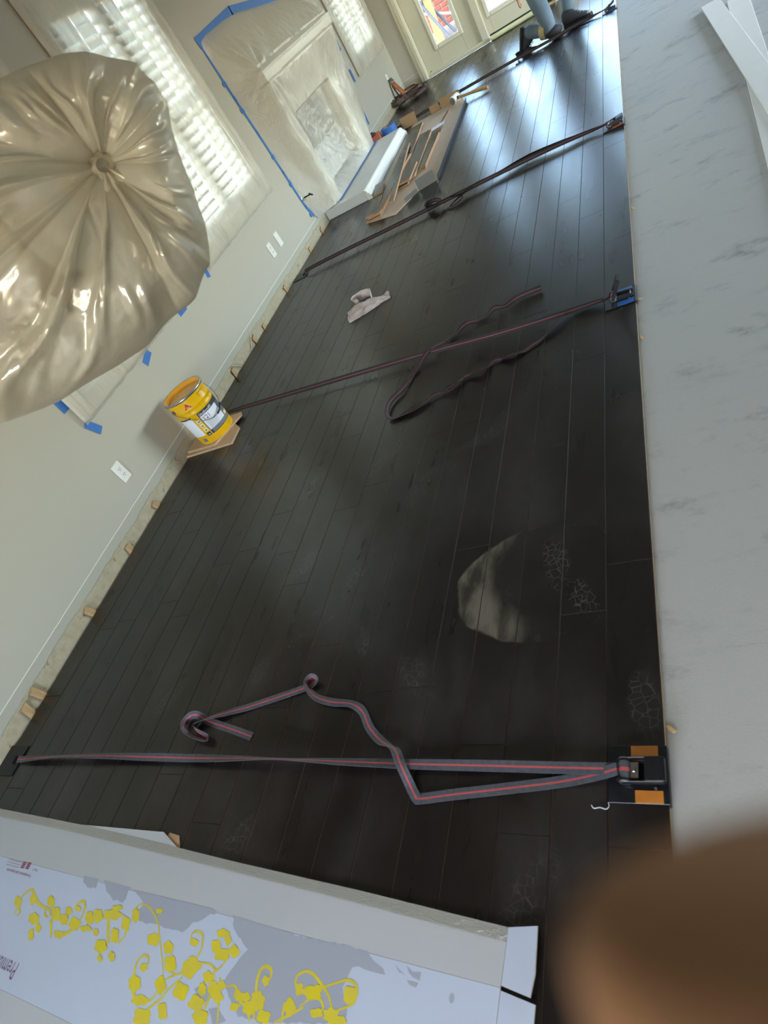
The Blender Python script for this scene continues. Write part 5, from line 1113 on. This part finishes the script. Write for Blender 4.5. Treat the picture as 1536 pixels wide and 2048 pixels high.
def shoe(T, lb):
    sections = [(-.105, .034, .12, .0), (-.085, .044, .145, 0), (-.03, .050, .15, 0), (.01, .048, .12, 0), (.07, .050, .078, 0), (.12, .048, .055, 0), (.155, .034, .042, 0), (.168, .015, .030, 0)]
    g = G(); vs, fs = [], []; n = 14
    for x, hw, ht, _ in sections:
        for k in range(n):
            a = 2*math.pi*k/n; yy = hw*math.copysign(abs(math.cos(a))**.7, math.cos(a)); zz_ = .018+(ht-.018)*(.5+.5*math.copysign(abs(math.sin(a))**.8, math.sin(a)))
            vs.append(T @ Vector((x, yy*(1 if math.sin(a) < .3 else .8), zz_)))
    for i in range(len(sections)-1):
        for k in range(n): fs.append((i*n+k, i*n+(k+1) % n, (i+1)*n+(k+1) % n, (i+1)*n+k))
    fs += [tuple(range(n-1, -1, -1)), tuple((len(sections)-1)*n+k for k in range(n))]
    s = make('shoe', g.add(vs, fs), SHOE, e, smooth=True)
    out = [(-.112, .02), (-.10, .036), (-.04, .044), (.02, .045), (.08, .053), (.13, .049), (.165, .034), (.178, 0)]
    make('sole', G().prism(out[::1]+[(x, -y) for x, y in out[::-1] if y], 0, .022, T=T), SOLE, s)
    lc = G()
    for k in range(5): lc.tube([T @ Vector((.02+.018*k, -.022, .118-.014*k)), T @ Vector((.03+.018*k, 0, .122-.0145*k)), T @ Vector((.02+.018*k, .022, .118-.014*k))], .003, 5)
    for k in range(5): pass
    make('laces', lc, LACE, s); make('toe_cap', G().ball(T @ Vector((.135, 0, .034)), .034, .04, .016, T=T.to_3x3().to_4x4(), n=10), LACE, s, smooth=True)
shoe(Matrix.Translation((-.385, 7.94, .001)) @ Matrix.Rotation(R(-15), 4, 'Z'), 'front')
shoe(Matrix.Translation((-.905, 7.95, .118)) @ Matrix.Rotation(R(-15), 4, 'Z') @ Matrix.Rotation(R(112), 4, 'Y') @ Matrix.Rotation(R(180), 4, 'X') @ Matrix.Rotation(R(180), 4, 'X'), 'rear')
def pad(u, v):
    a = u*2*math.pi; c = Vector((-.665, 7.852, .10)); ax = Vector((-.25, .09, .055)).normalized(); s1 = ax.cross(Vector((0, 0, 1))).normalized(); s2 = s1.cross(ax)
    return c+ax*(v-.5)*.055+(s1*math.cos(a)+s2*math.sin(a))*.074
make('knee_pad_strap', G().grid(pad, 24, 3), mat('tan elastic', (190, 172, 128), .8), e, smooth=True)
make('knee_pad', G().ball((-.582, 7.825, .056), .085, .07, .052, n=16), mat('black pad', (44, 44, 46), .7), e, smooth=True)

# ------------------------------------------------------------------ the photographer's hand close to the lens
CR, CD, CF, CP = Vector(_r), Vector(_d), Vector(_f), Vector((.2942, 0, 1.4748))
def cv(x, y, z): return tuple(CP+CR*x+CD*y+CF*z)
hand = {'t0': (cv(.0140, .0370, .040), .0105), 't1': (cv(.0208, .0330, .040), .0130), 't2': (cv(.038, .0295, .040), .0132), 't3': (cv(.060, .031, .037), .0115), 't4': (cv(.088, .046, .026), .0115),
        'palm': (cv(.112, .062, -.004), .019), 'wrist': (cv(.135, .118, -.03), .026), 'arm': (cv(.17, .21, -.10), .034)}
Eh = [('t0', 't1'), ('t1', 't2'), ('t2', 't3'), ('t3', 't4'), ('t4', 'palm'), ('palm', 'wrist'), ('wrist', 'arm')]
for k in range(3):
    y = .06+.021*k; n = 'abc'[k]
    hand['k'+n] = (cv(.104-.004*k, y+.012, .014-.006*k), .0115); hand['m'+n] = (cv(.078-.004*k, y+.012, .030-.006*k), .0095); hand['e'+n] = (cv(.052+.002*k, y+.012, .026-.006*k), .0085); hand['x'+n] = (cv(.042+.002*k, y+.012, .018-.006*k), .0078)
    Eh += [('palm' if k == 0 else 'k'+'abc'[k-1], 'k'+n), ('k'+n, 'm'+n), ('m'+n, 'e'+n), ('e'+n, 'x'+n)]
hand['th0'] = (cv(.102, .052, -.028), .0135); hand['th1'] = (cv(.074, .045, -.036), .0105); hand['th2'] = (cv(.052, .042, -.036), .009)
Eh += [('palm', 'th0'), ('th0', 'th1'), ('th1', 'th2')]
e = tag(empty('hand', cv(.1, .06, 0)), 'blurred fingertip of the photographer close to the lens', 'hand')
skin('fingers_and_palm', hand, Eh, mat('hand skin', (142, 104, 74), .6, var=.1, vscale=60), e, 'palm')

# ------------------------------------------------------------------ the garden beyond the doors
g = G().box(-9, 9, FY+.17, 24, -.22, -.10)
tag(make('ground', g, mat('sunlit paving', (112, 102, 88), .85, rgb2=(104, 86, 76), vscale=2.4, bump=.2)), 'sunlit paving outside the garden doors', kind='structure')
g = G().box(-1.3, 1.8, FY+.17, 12.4, -.10, -.055)
deck = tag(empty('deck', (.2, 10.9, -.1)), 'low pinkish timber deck outside the middle garden door', 'deck')
for k in range(20):
    y = 9.8+k*.142; make('deck_board', G().box(-1.7, 2.2, y, y+.134, -.0995, -.05, .004), mat('weathered deck', (120, 86, 76), .75, var=.2, vscale=3, stretch=(1, 14, 1)), deck)
BR = mat('red brick', (116, 58, 44), .85, var=.25, vscale=20)
bw = tag(empty('brick_wall', (-2.8, 14.2, -.1)), 'low red brick garden wall behind the saw stand', 'brick wall')
make('mortar', G().box(-5.0, -1.0, 14.13, 14.27, -.1, .395), mat('mortar', (112, 106, 96), .9), bw)
for c in range(6):
    for k in range(18):
        x = -5.0+k*.222+(.11 if c % 2 else 0)
        if x+.205 > -.9: continue
        make('brick', G().box(x, x+.205, 14.12, 14.28, -.095+c*.082, -.025+c*.082, .005), BR, bw)
PINE = mat('pine board', (164, 136, 84), .7, var=.12, vscale=4, stretch=(14, 14, 1)); LEGM = mat('dark steel leg', (78, 82, 90), .5, metal=.4)
st = tag(empty('saw_stand', (-2.75, 12.7, -.1)), 'folding saw stand with dark crossed legs in front of the brick wall', 'saw stand')
for (a, b) in (((-3.15, 12.95, -.1), (-2.75, 12.9, .75)), ((-2.52, 12.75, -.1), (-2.95, 12.9, .75)), ((-3.25, 12.5, -.1), (-2.8, 12.7, .75)), ((-2.55, 12.4, -.1), (-2.95, 12.65, .75))):
    make('leg', G().tube([a, b], .022, 8), LEGM, st)
make('crossbar', G().tube([(-3.05, 12.8, .42), (-2.45, 12.85, .12)], .018, 8), mat('white bar', (232, 230, 222), .5), st)
make('saw_table', G().box(-3.2, -2.5, 12.5, 13.1, .75, .82, .01), LEGM, st); make('saw_body', G().box(-3.0, -2.7, 12.6, 13.0, .82, 1.1, .04), mat('teal tool', (40, 110, 124), .5), st)
T = Matrix.Translation((-2.76, 12.62, -.1)) @ Matrix.Rotation(R(-4), 4, 'X') @ Matrix.Rotation(R(2), 4, 'Y')
tag(make('pine_board', G().box(-.065, .065, -.012, .012, .002, .62, .003, T=T), PINE), 'pale pine board leaning on the saw stand outside', 'board')
tag(make('wood_pole', G().tube([(-2.84, 12.2, -.1), (-2.90, 12.45, .86)], .022, 8), mat('pinkish pole', (206, 160, 140), .7)), 'thin pinkish pole leaning beside the pine board outside', 'pole')
tag(make('screen_post', G().box(-1.80, -1.765, FY+.10, FY+.13, -.05, 2.1, .003), mat('dark screen frame', (74, 80, 90), .5)), 'dark screen frame post behind the corner garden door', 'screen frame')
LEAF = [mat('leaf green', (92, 122, 56), .7, var=.4, vscale=20), mat('leaf light', (138, 160, 88), .7)]
def bush(c, rx, rz, n, lb):
    b = tag(empty('bush', (c[0], c[1], -.1)), lb, 'bush', 'bushes in the garden'); q = random.Random(int(c[0]*100)); g = G()
    for _ in range(n):
        d = Vector((q.gauss(0, 1), q.gauss(0, 1), q.gauss(0, 1))).normalized()*(.55+.45*q.random())
        p = Vector((c[0]+d.x*rx, c[1]+d.y*rx*.7, c[2]+d.z*rz)); a = Vector((q.uniform(-1, 1), q.uniform(-1, 1), q.uniform(-1, 1))).normalized()*.05; s = a.cross(Vector((q.random(), q.random(), q.random()))).normalized()*.022
        g.add([p-a, p+s, p+a, p-s], [(0, 1, 2, 3)], q.randint(0, 1))
    tag(make('foliage', g, LEAF, b), kind='stuff'); make('trunk', G().tube([(c[0], c[1], -.1), (c[0]+.05, c[1], c[2])], [.05, .03], 8), mat('bark', (96, 78, 60), .9), b)
bush((-3.9, 16.2, .7), .9, .8, 2600, 'green bush past the end of the brick wall'); bush((-6.4, 18.5, 1.0), 1.4, 1.1, 2600, 'tall green bush farthest from the garden doors'); bush((1.2, 18.5, .8), 1.4, .9, 2600, 'green bush beyond the timber deck')
